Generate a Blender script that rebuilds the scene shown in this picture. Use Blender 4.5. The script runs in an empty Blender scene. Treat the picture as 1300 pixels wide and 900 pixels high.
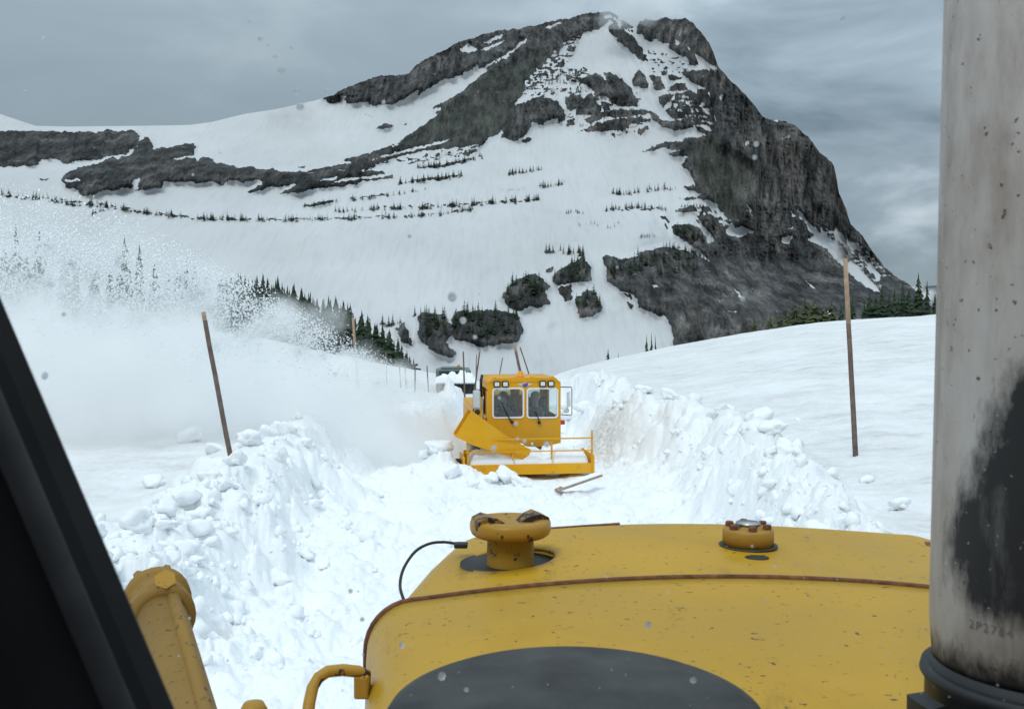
import bpy, bmesh, math, random
import numpy as np
from mathutils import Vector, Matrix, Euler

random.seed(7)
rng = np.random.default_rng(7)
R = math.radians
C = bpy.context.scene.collection
sc = bpy.context.scene

# ------------------------------------------------------------------ camera
EYE = 3.2            # eye height above the ploughed road, metres
F = 1250.0           # focal length in pixels of the 1300x900 photograph
CX, HY = 650.0, 410.0
cam_d = bpy.data.cameras.new("Camera")
cam = bpy.data.objects.new("Camera", cam_d); C.objects.link(cam)
cam.location = (0, 0, EYE); cam.rotation_euler = (R(90), 0, 0)
cam_d.sensor_width = 36; cam_d.lens = 36 * F / 1300
cam_d.shift_y = -(450 - HY) / 1300
cam_d.clip_start = 0.05; cam_d.clip_end = 30000
cam_d.dof.use_dof = True; cam_d.dof.focus_distance = 18; cam_d.dof.aperture_fstop = 17
sc.camera = cam

# ------------------------------------------------------------------ sky, sun, exposure
SUN_EL, SUN_ROT = R(52), R(205)
world = bpy.data.worlds.new("World"); sc.world = world; world.use_nodes = True
def build_world():
    nt = world.node_tree; N, L = nt.nodes, nt.links
    for n in list(N): N.remove(n)
    out = N.new("ShaderNodeOutputWorld"); bg = N.new("ShaderNodeBackground")
    sky = N.new("ShaderNodeTexSky"); sky.sky_type = 'NISHITA'; sky.sun_disc = False
    sky.sun_elevation = SUN_EL; sky.sun_rotation = SUN_ROT; sky.altitude = 2000
    tc = N.new("ShaderNodeTexCoord")
    sep = N.new("ShaderNodeSeparateXYZ"); L.new(tc.outputs['Generated'], sep.inputs[0])
    # cloud layer: project the direction on a flat ceiling, so cloud bands compress towards the horizon
    def m(op, a, b=None, c=None):
        n = N.new("ShaderNodeMath"); n.operation = op
        for i, v in enumerate((a, b, c)):
            if v is None: continue
            if isinstance(v, (int, float)): n.inputs[i].default_value = v
            else: L.new(v, n.inputs[i])
        return n.outputs[0]
    zc = m('ADD', m('MAXIMUM', sep.outputs[2], 0.0), 0.62)
    u = m('DIVIDE', sep.outputs[0], zc); v = m('DIVIDE', sep.outputs[1], zc)
    com = N.new("ShaderNodeCombineXYZ"); L.new(u, com.inputs[0]); L.new(v, com.inputs[1])
    L.new(m('MULTIPLY', sep.outputs[2], 3.0), com.inputs[2])
    no = N.new("ShaderNodeTexNoise"); no.inputs['Scale'].default_value = 3.4; no.inputs['Detail'].default_value = 7
    no.inputs['Roughness'].default_value = 0.52; no.inputs['Distortion'].default_value = 0.35
    mp = N.new("ShaderNodeMapping"); mp.inputs['Location'].default_value = (3.1, 1.7, 0.4)
    L.new(com.outputs[0], mp.inputs[0]); L.new(mp.outputs[0], no.inputs['Vector'])
    ramp = N.new("ShaderNodeValToRGB"); L.new(no.outputs[0], ramp.inputs[0])
    e = ramp.color_ramp.elements
    e[0].position = 0.36; e[0].color = (0.135, 0.178, 0.212, 1)
    e[1].position = 0.70; e[1].color = (0.54, 0.605, 0.66, 1)
    k = ramp.color_ramp.elements.new(0.53); k.color = (0.255, 0.315, 0.365, 1)
    # thick even cloud to the west (left), broken cloud to the east (right)
    east = N.new("ShaderNodeMapRange"); east.interpolation_type = 'SMOOTHSTEP'
    L.new(sep.outputs[0], east.inputs[0])
    east.inputs[1].default_value = -0.1; east.inputs[2].default_value = 0.28
    even = N.new("ShaderNodeMix"); even.data_type = 'RGBA'
    L.new(m('ADD', m('MULTIPLY', east.outputs[0], 0.8), 0.18), even.inputs[0])
    even.inputs[6].default_value = (0.212, 0.262, 0.298, 1); L.new(ramp.outputs[0], even.inputs[7])
    # CIE overcast: brighter towards the zenith
    zen = m('ADD', 1.0, m('MULTIPLY', m('POWER', m('MAXIMUM', sep.outputs[2], 0.0), 1.3), ZENITH))
    mul = N.new("ShaderNodeVectorMath"); mul.operation = 'SCALE'
    L.new(even.outputs[2], mul.inputs[0]); L.new(zen, mul.inputs['Scale'])
    clouds_bg = N.new("ShaderNodeBackground"); L.new(mul.outputs[0], clouds_bg.inputs[0]); clouds_bg.inputs[1].default_value = 1.0
    L.new(sky.outputs[0], bg.inputs[0]); bg.inputs[1].default_value = 0.08
    mx = N.new("ShaderNodeMixShader"); mx.inputs[0].default_value = 0.92
    L.new(bg.outputs[0], mx.inputs[1]); L.new(clouds_bg.outputs[0], mx.inputs[2])
    L.new(mx.outputs[0], out.inputs[0])
ZENITH = 3.2
build_world()
sun_d = bpy.data.lights.new("sun", 'SUN'); sun = bpy.data.objects.new("sun", sun_d); C.objects.link(sun)
sun_d.energy = 1.1; sun_d.angle = R(16); sun_d.color = (1.0, 0.965, 0.92)
_d = Vector((math.sin(SUN_ROT) * math.cos(SUN_EL), math.cos(SUN_ROT) * math.cos(SUN_EL), math.sin(SUN_EL)))
sun.rotation_euler = (-_d).to_track_quat('-Z', 'Y').to_euler()
sc.view_settings.view_transform = 'Standard'; sc.view_settings.look = 'None'
sc.view_settings.exposure = 0.14; sc.view_settings.gamma = 1.0
sc.cycles.volume_bounces = 20; sc.cycles.max_bounces = 22; sc.cycles.diffuse_bounces = 4; sc.cycles.glossy_bounces = 3; sc.cycles.transmission_bounces = 6; sc.cycles.transparent_max_bounces = 16
sc.cycles.volume_step_rate = 1.6; sc.cycles.volume_max_steps = 256
sc.cycles.use_denoising = True
sc.cycles.caustics_reflective = False; sc.cycles.caustics_refractive = False

# ------------------------------------------------------------------ helpers
def P(px, py, D):
    """world point that lies D metres ahead in the direction of a pixel of the photograph"""
    return Vector(((px - CX) / F * D, D, EYE + (HY - py) / F * D))
def sstep(a, b, x):
    t = np.clip((x - a) / (b - a), 0, 1); return t * t * (3 - 2 * t)
def hsh(ix, iy, seed):
    h = (ix.astype(np.int64) * 374761393 + iy.astype(np.int64) * 668265263 + seed * 974634787) & 0xffffffff
    h = ((h ^ (h >> 13)) * 1274126177) & 0xffffffff
    return ((h ^ (h >> 16)) & 0xffffff) / float(0xffffff)
def vnoise(x, y, seed=0):
    ix, iy = np.floor(x), np.floor(y); fx, fy = x - ix, y - iy
    ux, uy = fx**3 * (fx * (fx * 6 - 15) + 10), fy**3 * (fy * (fy * 6 - 15) + 10)
    def g(dx, dy):
        a = hsh(ix + dx, iy + dy, seed) * 2 * np.pi
        return np.cos(a) * (fx - dx) + np.sin(a) * (fy - dy)
    return ((g(0, 0) * (1 - ux) + g(1, 0) * ux) * (1 - uy) + (g(0, 1) * (1 - ux) + g(1, 1) * ux) * uy) * 1.4
def fbm(x, y, seed=0, octv=4, gain=0.5):
    s, a = 0, 1.0
    for i in range(octv):
        s = s + a * vnoise(x * 2**i, y * 2**i, seed + i * 17); a *= gain
    return s
def ridged(x, y, seed=0, octv=4):
    s, a = 0, 1.0
    for i in range(octv):
        s = s + a * (1 - 2 * np.abs(vnoise(x * 2**i, y * 2**i, seed + i * 13))); a *= 0.5
    return s / 1.9
def billow(x, y, seed=0, octv=5, gain=0.55):
    s, a = 0, 1.0
    for i in range(octv):
        c, q = math.cos(i * 1.1), math.sin(i * 1.1); k = 2.05**i
        s = s + a * np.abs(vnoise((x * c - y * q) * k, (x * q + y * c) * k, seed + i * 19)); a *= gain
    return s
def lumps(x, y, seed=0, lo=0.35, hi=0.75):
    """rounded clods: highest of the half balls sitting in the neighbouring cells"""
    ix, iy = np.floor(x), np.floor(y); best = np.zeros_like(x)
    for dx in (-1, 0, 1):
        for dy in (-1, 0, 1):
            cx, cy = ix + dx, iy + dy
            ox, oy = cx + hsh(cx, cy, seed), cy + hsh(cx, cy, seed + 5)
            r = lo + (hi - lo) * hsh(cx, cy, seed + 9)
            d2 = ((x - ox)**2 + (y - oy)**2) / r**2
            best = np.maximum(best, r * np.sqrt(np.clip(1 - d2, 0, 1)))
    return best
def blur(a, s):
    n = int(3 * s) + 1; k = np.exp(-0.5 * (np.arange(-n, n + 1) / s)**2); k /= k.sum()
    a = np.apply_along_axis(lambda v: np.convolve(np.pad(v, n, mode='edge'), k, 'valid'), 0, a)
    return np.apply_along_axis(lambda v: np.convolve(np.pad(v, n, mode='edge'), k, 'valid'), 1, a)
def inpoly(X, Y, poly):
    r = np.zeros(X.shape, bool); n = len(poly); j = n - 1
    for i in range(n):
        xi, yi = poly[i]; xj, yj = poly[j]
        if yi != yj:
            c = ((yi > Y) != (yj > Y)) & (X < (xj - xi) * (Y - yi) / (yj - yi) + xi)
            r ^= c
        j = i
    return r

def mesh_from(name, V, faces, mat, smooth=False):
    me = bpy.data.meshes.new(name)
    me.from_pydata([tuple(v) for v in V], [], faces)
    if mat is not None: me.materials.append(mat)
    if smooth: me.polygons.foreach_set('use_smooth', [True] * len(me.polygons))
    me.update(); return me
def grid_mesh(name, V, nr, nc, mat):
    """V: (nr*nc,3) array; quads by rows"""
    me = bpy.data.meshes.new(name)
    i = (np.arange(nr - 1)[:, None] * nc + np.arange(nc - 1)[None, :]).ravel()
    q = np.stack([i, i + 1, i + nc + 1, i + nc], 1).astype(np.int32)
    me.vertices.add(len(V)); me.vertices.foreach_set('co', np.ascontiguousarray(V, np.float32).ravel())
    me.loops.add(q.size); me.loops.foreach_set('vertex_index', q.ravel())
    me.polygons.add(len(q)); me.polygons.foreach_set('loop_start', np.arange(0, q.size, 4, dtype=np.int32))
    me.polygons.foreach_set('use_smooth', np.ones(len(q), bool))
    me.materials.append(mat); me.update(calc_edges=True); return me
def tri_mesh(name, V, T, mat, smooth=False):
    me = bpy.data.meshes.new(name); T = np.ascontiguousarray(T, np.int32)
    me.vertices.add(len(V)); me.vertices.foreach_set('co', np.ascontiguousarray(V, np.float32).ravel())
    me.loops.add(T.size); me.loops.foreach_set('vertex_index', T.ravel())
    me.polygons.add(len(T)); me.polygons.foreach_set('loop_start', np.arange(0, T.size, 3, dtype=np.int32))
    me.polygons.foreach_set('use_smooth', np.full(len(T), smooth)); me.materials.append(mat)
    me.update(calc_edges=True); return me
def attr(me, name, a):
    t = me.attributes.new(name, 'FLOAT', 'POINT'); t.data.foreach_set('value', np.ascontiguousarray(a, np.float32).ravel())
def link(name, me, parent=None, loc=None, rot=None, scale=None):
    o = bpy.data.objects.new(name, me); C.objects.link(o)
    if parent is not None: o.parent = parent
    if loc is not None: o.location = loc
    if rot is not None: o.rotation_euler = rot
    if scale is not None: o.scale = (scale,) * 3 if isinstance(scale, (int, float)) else scale
    return o
def tag(o, label=None, cat=None, group=None, kind=None):
    if label: o['label'] = label
    if cat: o['category'] = cat
    if group: o['group'] = group
    if kind: o['kind'] = kind
    return o
def empty(name, loc=(0, 0, 0), rot=(0, 0, 0), label=None, cat=None, group=None):
    o = bpy.data.objects.new(name, None); C.objects.link(o); o.location = loc; o.rotation_euler = rot
    o.empty_display_size = 0.2
    return tag(o, label, cat, group)

class MB:
    """collects boxes, tubes and lathes, then links them as ONE mesh object"""
    def __init__(s): s.bm = bmesh.new(); s.smooth = []
    def _take(s, vs, M, sm):
        if M is not None:
            for v in vs: v.co = M @ v.co
        for f in {f for v in vs for f in v.link_faces}: f.smooth = sm
    def box(s, x0, x1, y0, y1, z0, z1, bev=0.0, M=None):
        r = bmesh.ops.create_cube(s.bm, size=1); vs = r['verts']
        for v in vs:
            v.co = Vector(((x0 + x1) / 2 + v.co.x * (x1 - x0), (y0 + y1) / 2 + v.co.y * (y1 - y0), (z0 + z1) / 2 + v.co.z * (z1 - z0)))
        if bev:
            es = list({e for v in vs for e in v.link_edges})
            b = bmesh.ops.bevel(s.bm, geom=es, offset=bev, segments=2, affect='EDGES', profile=0.5)
            vs = list({v for f in b['faces'] for v in f.verts} | {v for v in vs if v.is_valid})
        s._take(vs, M, False); return s
    def tube(s, pts, r, n=10, cap=True, M=None):
        pts = [Vector(p) for p in pts]; rr = r if isinstance(r, (list, tuple)) else [r] * len(pts)
        rings = []; prev = None
        for i, p in enumerate(pts):
            t = (pts[min(i + 1, len(pts) - 1)] - pts[max(i - 1, 0)]).normalized()
            if prev is None: prev = t.orthogonal().normalized()
            u = (prev - t * prev.dot(t)).normalized(); prev = u; w = t.cross(u)
            rings.append([s.bm.verts.new(p + (u * math.cos(2 * math.pi * k / n) + w * math.sin(2 * math.pi * k / n)) * rr[i]) for k in range(n)])
        for a, b in zip(rings, rings[1:]):
            for k in range(n): s.bm.faces.new((a[k], a[(k + 1) % n], b[(k + 1) % n], b[k]))
        vs = [v for q in rings for v in q]; s._take(vs, M, True)
        if cap:
            for q in (list(reversed(rings[0])), rings[-1]): s.bm.faces.new(q)
        return s
    def lathe(s, prof, n=32, M=None, lobe=None, smooth=True):
        """prof: (radius, z) list turned about z"""
        rings = []
        for r, z in prof:
            ring = []
            for k in range(n):
                a = 2 * math.pi * k / n; q = r * (lobe(a, z) if lobe else 1)
                ring.append(s.bm.verts.new((q * math.cos(a), q * math.sin(a), z)))
            rings.append(ring)
        for a, b in zip(rings, rings[1:]):
            for k in range(n): s.bm.faces.new((a[k], a[(k + 1) % n], b[(k + 1) % n], b[k]))
        vs = [v for q in rings for v in q]; s._take(vs, M, smooth)
        for q in (list(reversed(rings[0])), rings[-1]):
            if (q[0].co - q[n // 2].co).length > 1e-4: s.bm.faces.new(q)
        return s
    def poly(s, pts, th, M=None):
        """prism: polygon points (3-D) pushed by vector th"""
        th = Vector(th); a = [s.bm.verts.new(Vector(p)) for p in pts]; b = [s.bm.verts.new(Vector(p) + th) for p in pts]
        n = len(pts); s.bm.faces.new(a); s.bm.faces.new(list(reversed(b)))
        for k in range(n): s.bm.faces.new((a[k], b[k], b[(k + 1) % n], a[(k + 1) % n]))
        s._take(a + b, M, False); return s
    def raw(s, V, faces, M=None, smooth=False):
        vs = [s.bm.verts.new(Vector(v)) for v in V]
        for f in faces: s.bm.faces.new([vs[i] for i in f])
        s._take(vs, M, smooth); return s
    def mesh(s, name, mat):
        bmesh.ops.recalc_face_normals(s.bm, faces=s.bm.faces)
        me = bpy.data.meshes.new(name); s.bm.to_mesh(me); s.bm.free(); me.materials.append(mat); return me
    def build(s, name, mat, parent=None, **k): return link(name, s.mesh(name, mat), parent, **k)

# ------------------------------------------------------------------ materials
def new_mat(name):
    m = bpy.data.materials.new(name); m.use_nodes = True
    return m, m.node_tree.nodes, m.node_tree.links, m.node_tree.nodes['Principled BSDF']
def noise_node(N, L, scale, detail=4, rough=0.55, coord='Object', stretch=None, tc=None):
    tc = tc or N.new("ShaderNodeTexCoord"); n = N.new("ShaderNodeTexNoise")
    n.inputs['Scale'].default_value = scale; n.inputs['Detail'].default_value = detail; n.inputs['Roughness'].default_value = rough
    v = tc.outputs[coord]
    if stretch:
        mp = N.new("ShaderNodeMapping"); mp.inputs['Scale'].default_value = stretch; L.new(v, mp.inputs[0]); v = mp.outputs[0]
    L.new(v, n.inputs['Vector']); return n
def ramp_node(N, L, src, stops):
    r = N.new("ShaderNodeValToRGB"); L.new(src, r.inputs[0]); e = r.color_ramp.elements
    while len(e) < len(stops): e.new(0.5)
    for i, (p, c) in enumerate(stops):
        e[i].position = p; e[i].color = (c, c, c, 1) if isinstance(c, (int, float)) else (*c, 1)
    return r
def mixc(N, L, fac, a, b, mode='MIX'):
    n = N.new("ShaderNodeMix"); n.data_type = 'RGBA'; n.blend_type = mode
    for i, v in ((0, fac), (6, a), (7, b)):
        if isinstance(v, (int, float)): n.inputs[i].default_value = v
        elif isinstance(v, tuple): n.inputs[i].default_value = (*v, 1)
        else: L.new(v, n.inputs[i])
    return n.outputs[2]
def bump(N, L, bs, src, strength=0.3, dist=0.02):
    b = N.new("ShaderNodeBump"); b.inputs['Strength'].default_value = strength; b.inputs['Distance'].default_value = dist
    L.new(src, b.inputs['Height']); L.new(b.outputs[0], bs.inputs['Normal']); return b
def plain(name, col, rough=0.5, metal=0.0, var=0.12, scale=6.0, bmp=0.0):
    m, N, L, b = new_mat(name)
    n = noise_node(N, L, scale)
    r = ramp_node(N, L, n.outputs[0], [(0.3, tuple(c * (1 - var) for c in col)), (0.7, tuple(min(1, c * (1 + var)) for c in col))])
    L.new(r.outputs[0], b.inputs['Base Color']); b.inputs['Roughness'].default_value = rough; b.inputs['Metallic'].default_value = metal
    if bmp: bump(N, L, b, n.outputs[0], bmp, 0.01)
    return m
def paint(name, col, worn=(0.10, 0.045, 0.025), amount=0.62, rough=0.42, scale=1.0, dirt=(0.2, 0.13, 0.05)):
    """old machine enamel: hue drift, dull film, chips to rust, scratches"""
    m, N, L, b = new_mat(name); tc = N.new("ShaderNodeTexCoord")
    n1 = noise_node(N, L, 2.2 * scale, 6, 0.6, tc=tc)
    base = ramp_node(N, L, n1.outputs[0], [(0.32, tuple(c * 0.86 for c in col)), (0.55, col), (0.75, tuple(min(1, c * 1.1 + 0.015) for c in col))])
    n2 = noise_node(N, L, 26 * scale, 5, 0.65, tc=tc)
    chip = ramp_node(N, L, n2.outputs[0], [(amount + 0.06, 0.0), (amount + 0.085, 1.0)])
    n3 = noise_node(N, L, 14 * scale, 3, 0.5, stretch=(1.0, 9.0, 4.0), tc=tc)
    scr = ramp_node(N, L, n3.outputs[0], [(0.66, 0.0), (0.70, 0.6)])
    n4 = noise_node(N, L, 1.1 * scale, 4, 0.55, tc=tc)
    film = ramp_node(N, L, n4.outputs[0], [(0.42, 0.0), (0.75, 0.6)])
    n5 = noise_node(N, L, 1.7 * scale, 3, 0.5, tc=tc); patch = ramp_node(N, L, n5.outputs[0], [(0.46, 0.0), (0.60, 1.0)])
    def gate(a_):
        g = N.new("ShaderNodeMath"); g.operation = 'MULTIPLY'; L.new(a_, g.inputs[0]); L.new(patch.outputs[0], g.inputs[1]); return g.outputs[0]
    n6 = noise_node(N, L, 5 * scale, 6, 0.7, stretch=(1.0, 0.35, 1.0), tc=tc); stn = ramp_node(N, L, n6.outputs[0], [(0.60, 0.0), (0.74, 0.55)])
    c = mixc(N, L, film.outputs[0], base.outputs[0], dirt)
    c = mixc(N, L, stn.outputs[0], c, tuple(x * 0.5 for x in dirt))
    c = mixc(N, L, gate(scr.outputs[0]), c, tuple(x * 0.42 for x in col))
    c = mixc(N, L, chip.outputs[0], c, worn)
    L.new(c, b.inputs['Base Color'])
    rr = ramp_node(N, L, n1.outputs[0], [(0.3, rough - 0.08), (0.7, rough + 0.12)]); L.new(rr.outputs[0], b.inputs['Roughness'])
    bump(N, L, b, n2.outputs[0], 0.06, 0.004); b.inputs['Specular IOR Level'].default_value = 0.28; return m

def snow_mat():
    m, N, L, b = new_mat("snow"); tc = N.new("ShaderNodeTexCoord")
    aw = N.new("ShaderNodeAttribute"); aw.attribute_name = "old"       # weathered, slightly tinted crust
    ad = N.new("ShaderNodeAttribute"); ad.attribute_name = "dirt"      # road grit thrown on the cut bank
    n1 = noise_node(N, L, 1.6, 9, 0.78, stretch=(0.5, 1.0, 1), tc=tc)
    n2 = noise_node(N, L, 9, 5, 0.6, tc=tc); n3 = noise_node(N, L, 45, 4, 0.7, tc=tc)
    crust = ramp_node(N, L, n1.outputs[0], [(0.36, (0.60, 0.588, 0.58)), (0.46, (0.72, 0.714, 0.71)), (0.58, (0.80, 0.805, 0.81))])
    c = mixc(N, L, aw.outputs['Fac'], (0.90, 0.918, 0.932), crust.outputs[0])
    dn = ramp_node(N, L, n2.outputs[0], [(0.35, 0.0), (0.65, 1.0)])
    mul = N.new("ShaderNodeMath"); mul.operation = 'MULTIPLY'; L.new(ad.outputs['Fac'], mul.inputs[0]); L.new(dn.outputs[0], mul.inputs[1])
    c = mixc(N, L, mul.outputs[0], c, (0.30, 0.225, 0.17))
    fl = ramp_node(N, L, n3.outputs[0], [(0.74, 0.0), (0.78, 0.35)])
    mul2 = N.new("ShaderNodeMath"); mul2.operation = 'MULTIPLY'; L.new(aw.outputs['Fac'], mul2.inputs[0]); L.new(fl.outputs[0], mul2.inputs[1])
    c = mixc(N, L, mul2.outputs[0], c, (0.42, 0.36, 0.31))
    L.new(c, b.inputs['Base Color']); b.inputs['Roughness'].default_value = 0.7; b.inputs['Specular IOR Level'].default_value = 0.2
    add = N.new("ShaderNodeMath"); add.operation = 'MULTIPLY_ADD'; L.new(n3.outputs[0], add.inputs[0]); add.inputs[1].default_value = 0.35; L.new(n2.outputs[0], add.inputs[2])
    bump(N, L, b, add.outputs[0], 0.5, 0.05); return m

def mountain_mat():
    m, N, L, b = new_mat("mountain"); tc = N.new("ShaderNodeTexCoord")
    ar = N.new("ShaderNodeAttribute"); ar.attribute_name = "rock"
    ag = N.new("ShaderNodeAttribute"); ag.attribute_name = "scree"; ap = N.new("ShaderNodeAttribute"); ap.attribute_name = "pale"
    # ragged edge of the snow cover
    e1 = noise_node(N, L, 0.34, 7, 0.78, tc=tc)
    s = N.new("ShaderNodeMath"); s.operation = 'MULTIPLY_ADD'; L.new(e1.outputs[0], s.inputs[0]); s.inputs[1].default_value = 1.25; s.inputs[2].default_value = -0.625
    a = N.new("ShaderNodeMath"); a.operation = 'ADD'; L.new(ar.outputs['Fac'], a.inputs[0]); L.new(s.outputs[0], a.inputs[1])
    lg = noise_node(N, L, 0.13, 6, 0.75, stretch=(0.55, 0.55, 2.6), tc=tc)      # snow caught on ledges
    lr = ramp_node(N, L, lg.outputs[0], [(0.635, 0.0), (0.68, 0.7)])
    a2 = N.new("ShaderNodeMath"); a2.operation = 'SUBTRACT'; L.new(a.outputs[0], a2.inputs[0]); L.new(lr.outputs[0], a2.inputs[1]); a = a2
    mask = ramp_node(N, L, a.outputs[0], [(0.46, 0.0), (0.54, 1.0)])
    # rock: strata, vertical joints, mottling
    n1 = noise_node(N, L, 0.035, 6, 0.65, tc=tc)
    n2 = noise_node(N, L, 0.11, 5, 0.7, stretch=(1.0, 0.25, 0.22), tc=tc)
    n3 = noise_node(N, L, 0.09, 4, 0.6, stretch=(0.12, 0.12, 1.6), tc=tc)
    n5 = noise_node(N, L, 0.30, 4, 0.7, stretch=(1.0, 0.22, 0.16), tc=tc)
    r1 = ramp_node(N, L, n1.outputs[0], [(0.3, (0.034, 0.038, 0.039)), (0.5, (0.070, 0.070, 0.069)), (0.68, (0.140, 0.130, 0.121))])
    r2 = ramp_node(N, L, n2.outputs[0], [(0.38, 0.28), (0.47, 0.85), (0.63, 1.75)])
    r3 = ramp_node(N, L, n3.outputs[0], [(0.36, 0.92), (0.55, 1.0), (0.7, 1.08)])
    rock = mixc(N, L, 0.85, mixc(N, L, 0.85, r1.outputs[0], r2.outputs[0], 'MULTIPLY'), r3.outputs[0], 'MULTIPLY')
    r5 = ramp_node(N, L, n5.outputs[0], [(0.36, 0.45), (0.46, 0.95), (0.7, 1.35)])
    rock = mixc(N, L, 0.9, rock, r5.outputs[0], 'MULTIPLY')
    sc1 = ramp_node(N, L, n1.outputs[0], [(0.3, (0.040, 0.047, 0.042)), (0.6, (0.068, 0.071, 0.061)), (0.75, (0.062, 0.070, 0.04))])
    scree = mixc(N, L, 0.7, mixc(N, L, 0.75, sc1.outputs[0], r2.outputs[0], 'MULTIPLY'), r5.outputs[0], 'MULTIPLY')
    rock = mixc(N, L, ag.outputs['Fac'], rock, scree)
    rock = mixc(N, L, ap.outputs['Fac'], rock, mixc(N, L, 1.0, rock, (1.3, 1.27, 1.24), 'MULTIPLY'))
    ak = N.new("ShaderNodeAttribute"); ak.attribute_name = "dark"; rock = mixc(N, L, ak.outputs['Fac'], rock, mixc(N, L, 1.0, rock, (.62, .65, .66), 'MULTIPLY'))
    # old summer snow with faint suncup runnels
    w = noise_node(N, L, 0.16, 3, 0.6, stretch=(2.2, 0.22, 0.22), tc=tc); n4 = noise_node(N, L, 0.012, 4, 0.5, tc=tc)
    sn = ramp_node(N, L, w.outputs[0], [(0.36, (0.525, 0.533, 0.538)), (0.5, (0.555, 0.563, 0.572))])
    sn2 = ramp_node(N, L, n4.outputs[0], [(0.35, 0.93), (0.65, 1.04)])
    snow = mixc(N, L, 1.0, sn.outputs[0], sn2.outputs[0], 'MULTIPLY')
    L.new(mixc(N, L, mask.outputs[0], snow, rock), b.inputs['Base Color'])
    b.inputs['Roughness'].default_value = 0.85; b.inputs['Specular IOR Level'].default_value = 0.15
    hb = N.new("ShaderNodeMath"); hb.operation = 'MULTIPLY'; L.new(n2.outputs[0], hb.inputs[0]); L.new(mask.outputs[0], hb.inputs[1])
    bump(N, L, b, hb.outputs[0], 1.0, 9.0); return m

def leaf_mat(name, dark, light):
    m, N, L, b = new_mat(name); n = noise_node(N, L, 3.0, 3)
    oi = N.new("ShaderNodeObjectInfo")
    r = ramp_node(N, L, n.outputs[0], [(0.3, dark), (0.7, light)])
    v = ramp_node(N, L, oi.outputs['Random'], [(0.0, 0.75), (1.0, 1.25)])
    L.new(mixc(N, L, 1.0, r.outputs[0], v.outputs[0], 'MULTIPLY'), b.inputs['Base Color'])
    b.inputs['Roughness'].default_value = 0.8; b.inputs['Specular IOR Level'].default_value = 0.2; return m

M_snow = snow_mat(); M_mtn = mountain_mat()
M_fresh = plain("fresh_snow", (0.90, 0.918, 0.932), 0.75, 0, 0.03, 8, 0.4)
M_leaf = leaf_mat("conifer_needles", (0.020, 0.036, 0.022), (0.052, 0.075, 0.04))
M_leaf2 = leaf_mat("pale_conifer_needles", (0.05, 0.068, 0.028), (0.10, 0.115, 0.05))
M_bark = plain("bark", (0.10, 0.08, 0.065), 0.9, 0, 0.3, 12)
M_hood = paint("dozer_yellow", (0.535, 0.30, 0.012), scale=2.2, amount=.575, dirt=(.36,.22,.04))
M_hoodold = paint("dozer_yellow_worn", (0.43, 0.235, 0.03), worn=(0.045, 0.03, 0.03), amount=0.545, scale=1.4, dirt=(0.13, 0.075, 0.035))
M_plow = paint("plow_yellow", (0.76, 0.365, 0.004), amount=0.63, rough=0.42, scale=0.6, dirt=(0.45, 0.27, 0.05))
M_rust = plain("rust", (0.155, 0.062, 0.03), 0.85, 0, 0.5, 40, 0.4)
M_black = plain("black_rubber", (0.018, 0.018, 0.02), 0.6, 0, 0.2, 20)
M_steel = plain("steel", (0.42, 0.43, 0.44), 0.35, 0.9, 0.15, 30)
M_mirror = plain("mirror_shell", (0.62, 0.65, 0.67), 0.35, 0.3, 0.08, 12)
M_white = plain("white_gasket", (0.8, 0.81, 0.8), 0.5, 0, 0.05, 20)
M_lens = plain("lamp_lens", (0.72, 0.74, 0.75), 0.15, 0, 0.15, 60)
M_red = plain("red_lens", (0.55, 0.03, 0.015), 0.25, 0, 0.15, 30)
M_amber = plain("amber_lens", (0.85, 0.33, 0.01), 0.25, 0, 0.12, 30)
M_dark = plain("dark_steel", (0.035, 0.037, 0.04), 0.55, 0.3, 0.3, 10)
M_truck = plain("truck_grey_green", (0.13, 0.16, 0.16), 0.4, 0.1, 0.15, 5)
M_pole = plain("weathered_pole", (0.15, 0.105, 0.085), 0.9, 0, 0.35, 9)
M_tip = plain("fresh_pole_tip", (0.40, 0.27, 0.18), 0.85, 0, 0.2, 9)
M_skin = plain("skin", (0.50, 0.31, 0.23), 0.55, 0, 0.08, 30)
M_jacket = plain("dark_jacket", (0.035, 0.04, 0.05), 0.85, 0, 0.25, 25)
M_grey = plain("grey_jacket", (0.10, 0.105, 0.11), 0.85, 0, 0.2, 25)
M_hair = plain("dark_hair", (0.02, 0.016, 0.014), 0.7, 0, 0.3, 60)
M_greyhair = plain("grey_hair", (0.42, 0.41, 0.40), 0.75, 0, 0.2, 60)
M_inner = plain("cab_lining", (0.065, 0.07, 0.075), 0.8, 0, 0.2, 8)

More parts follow.
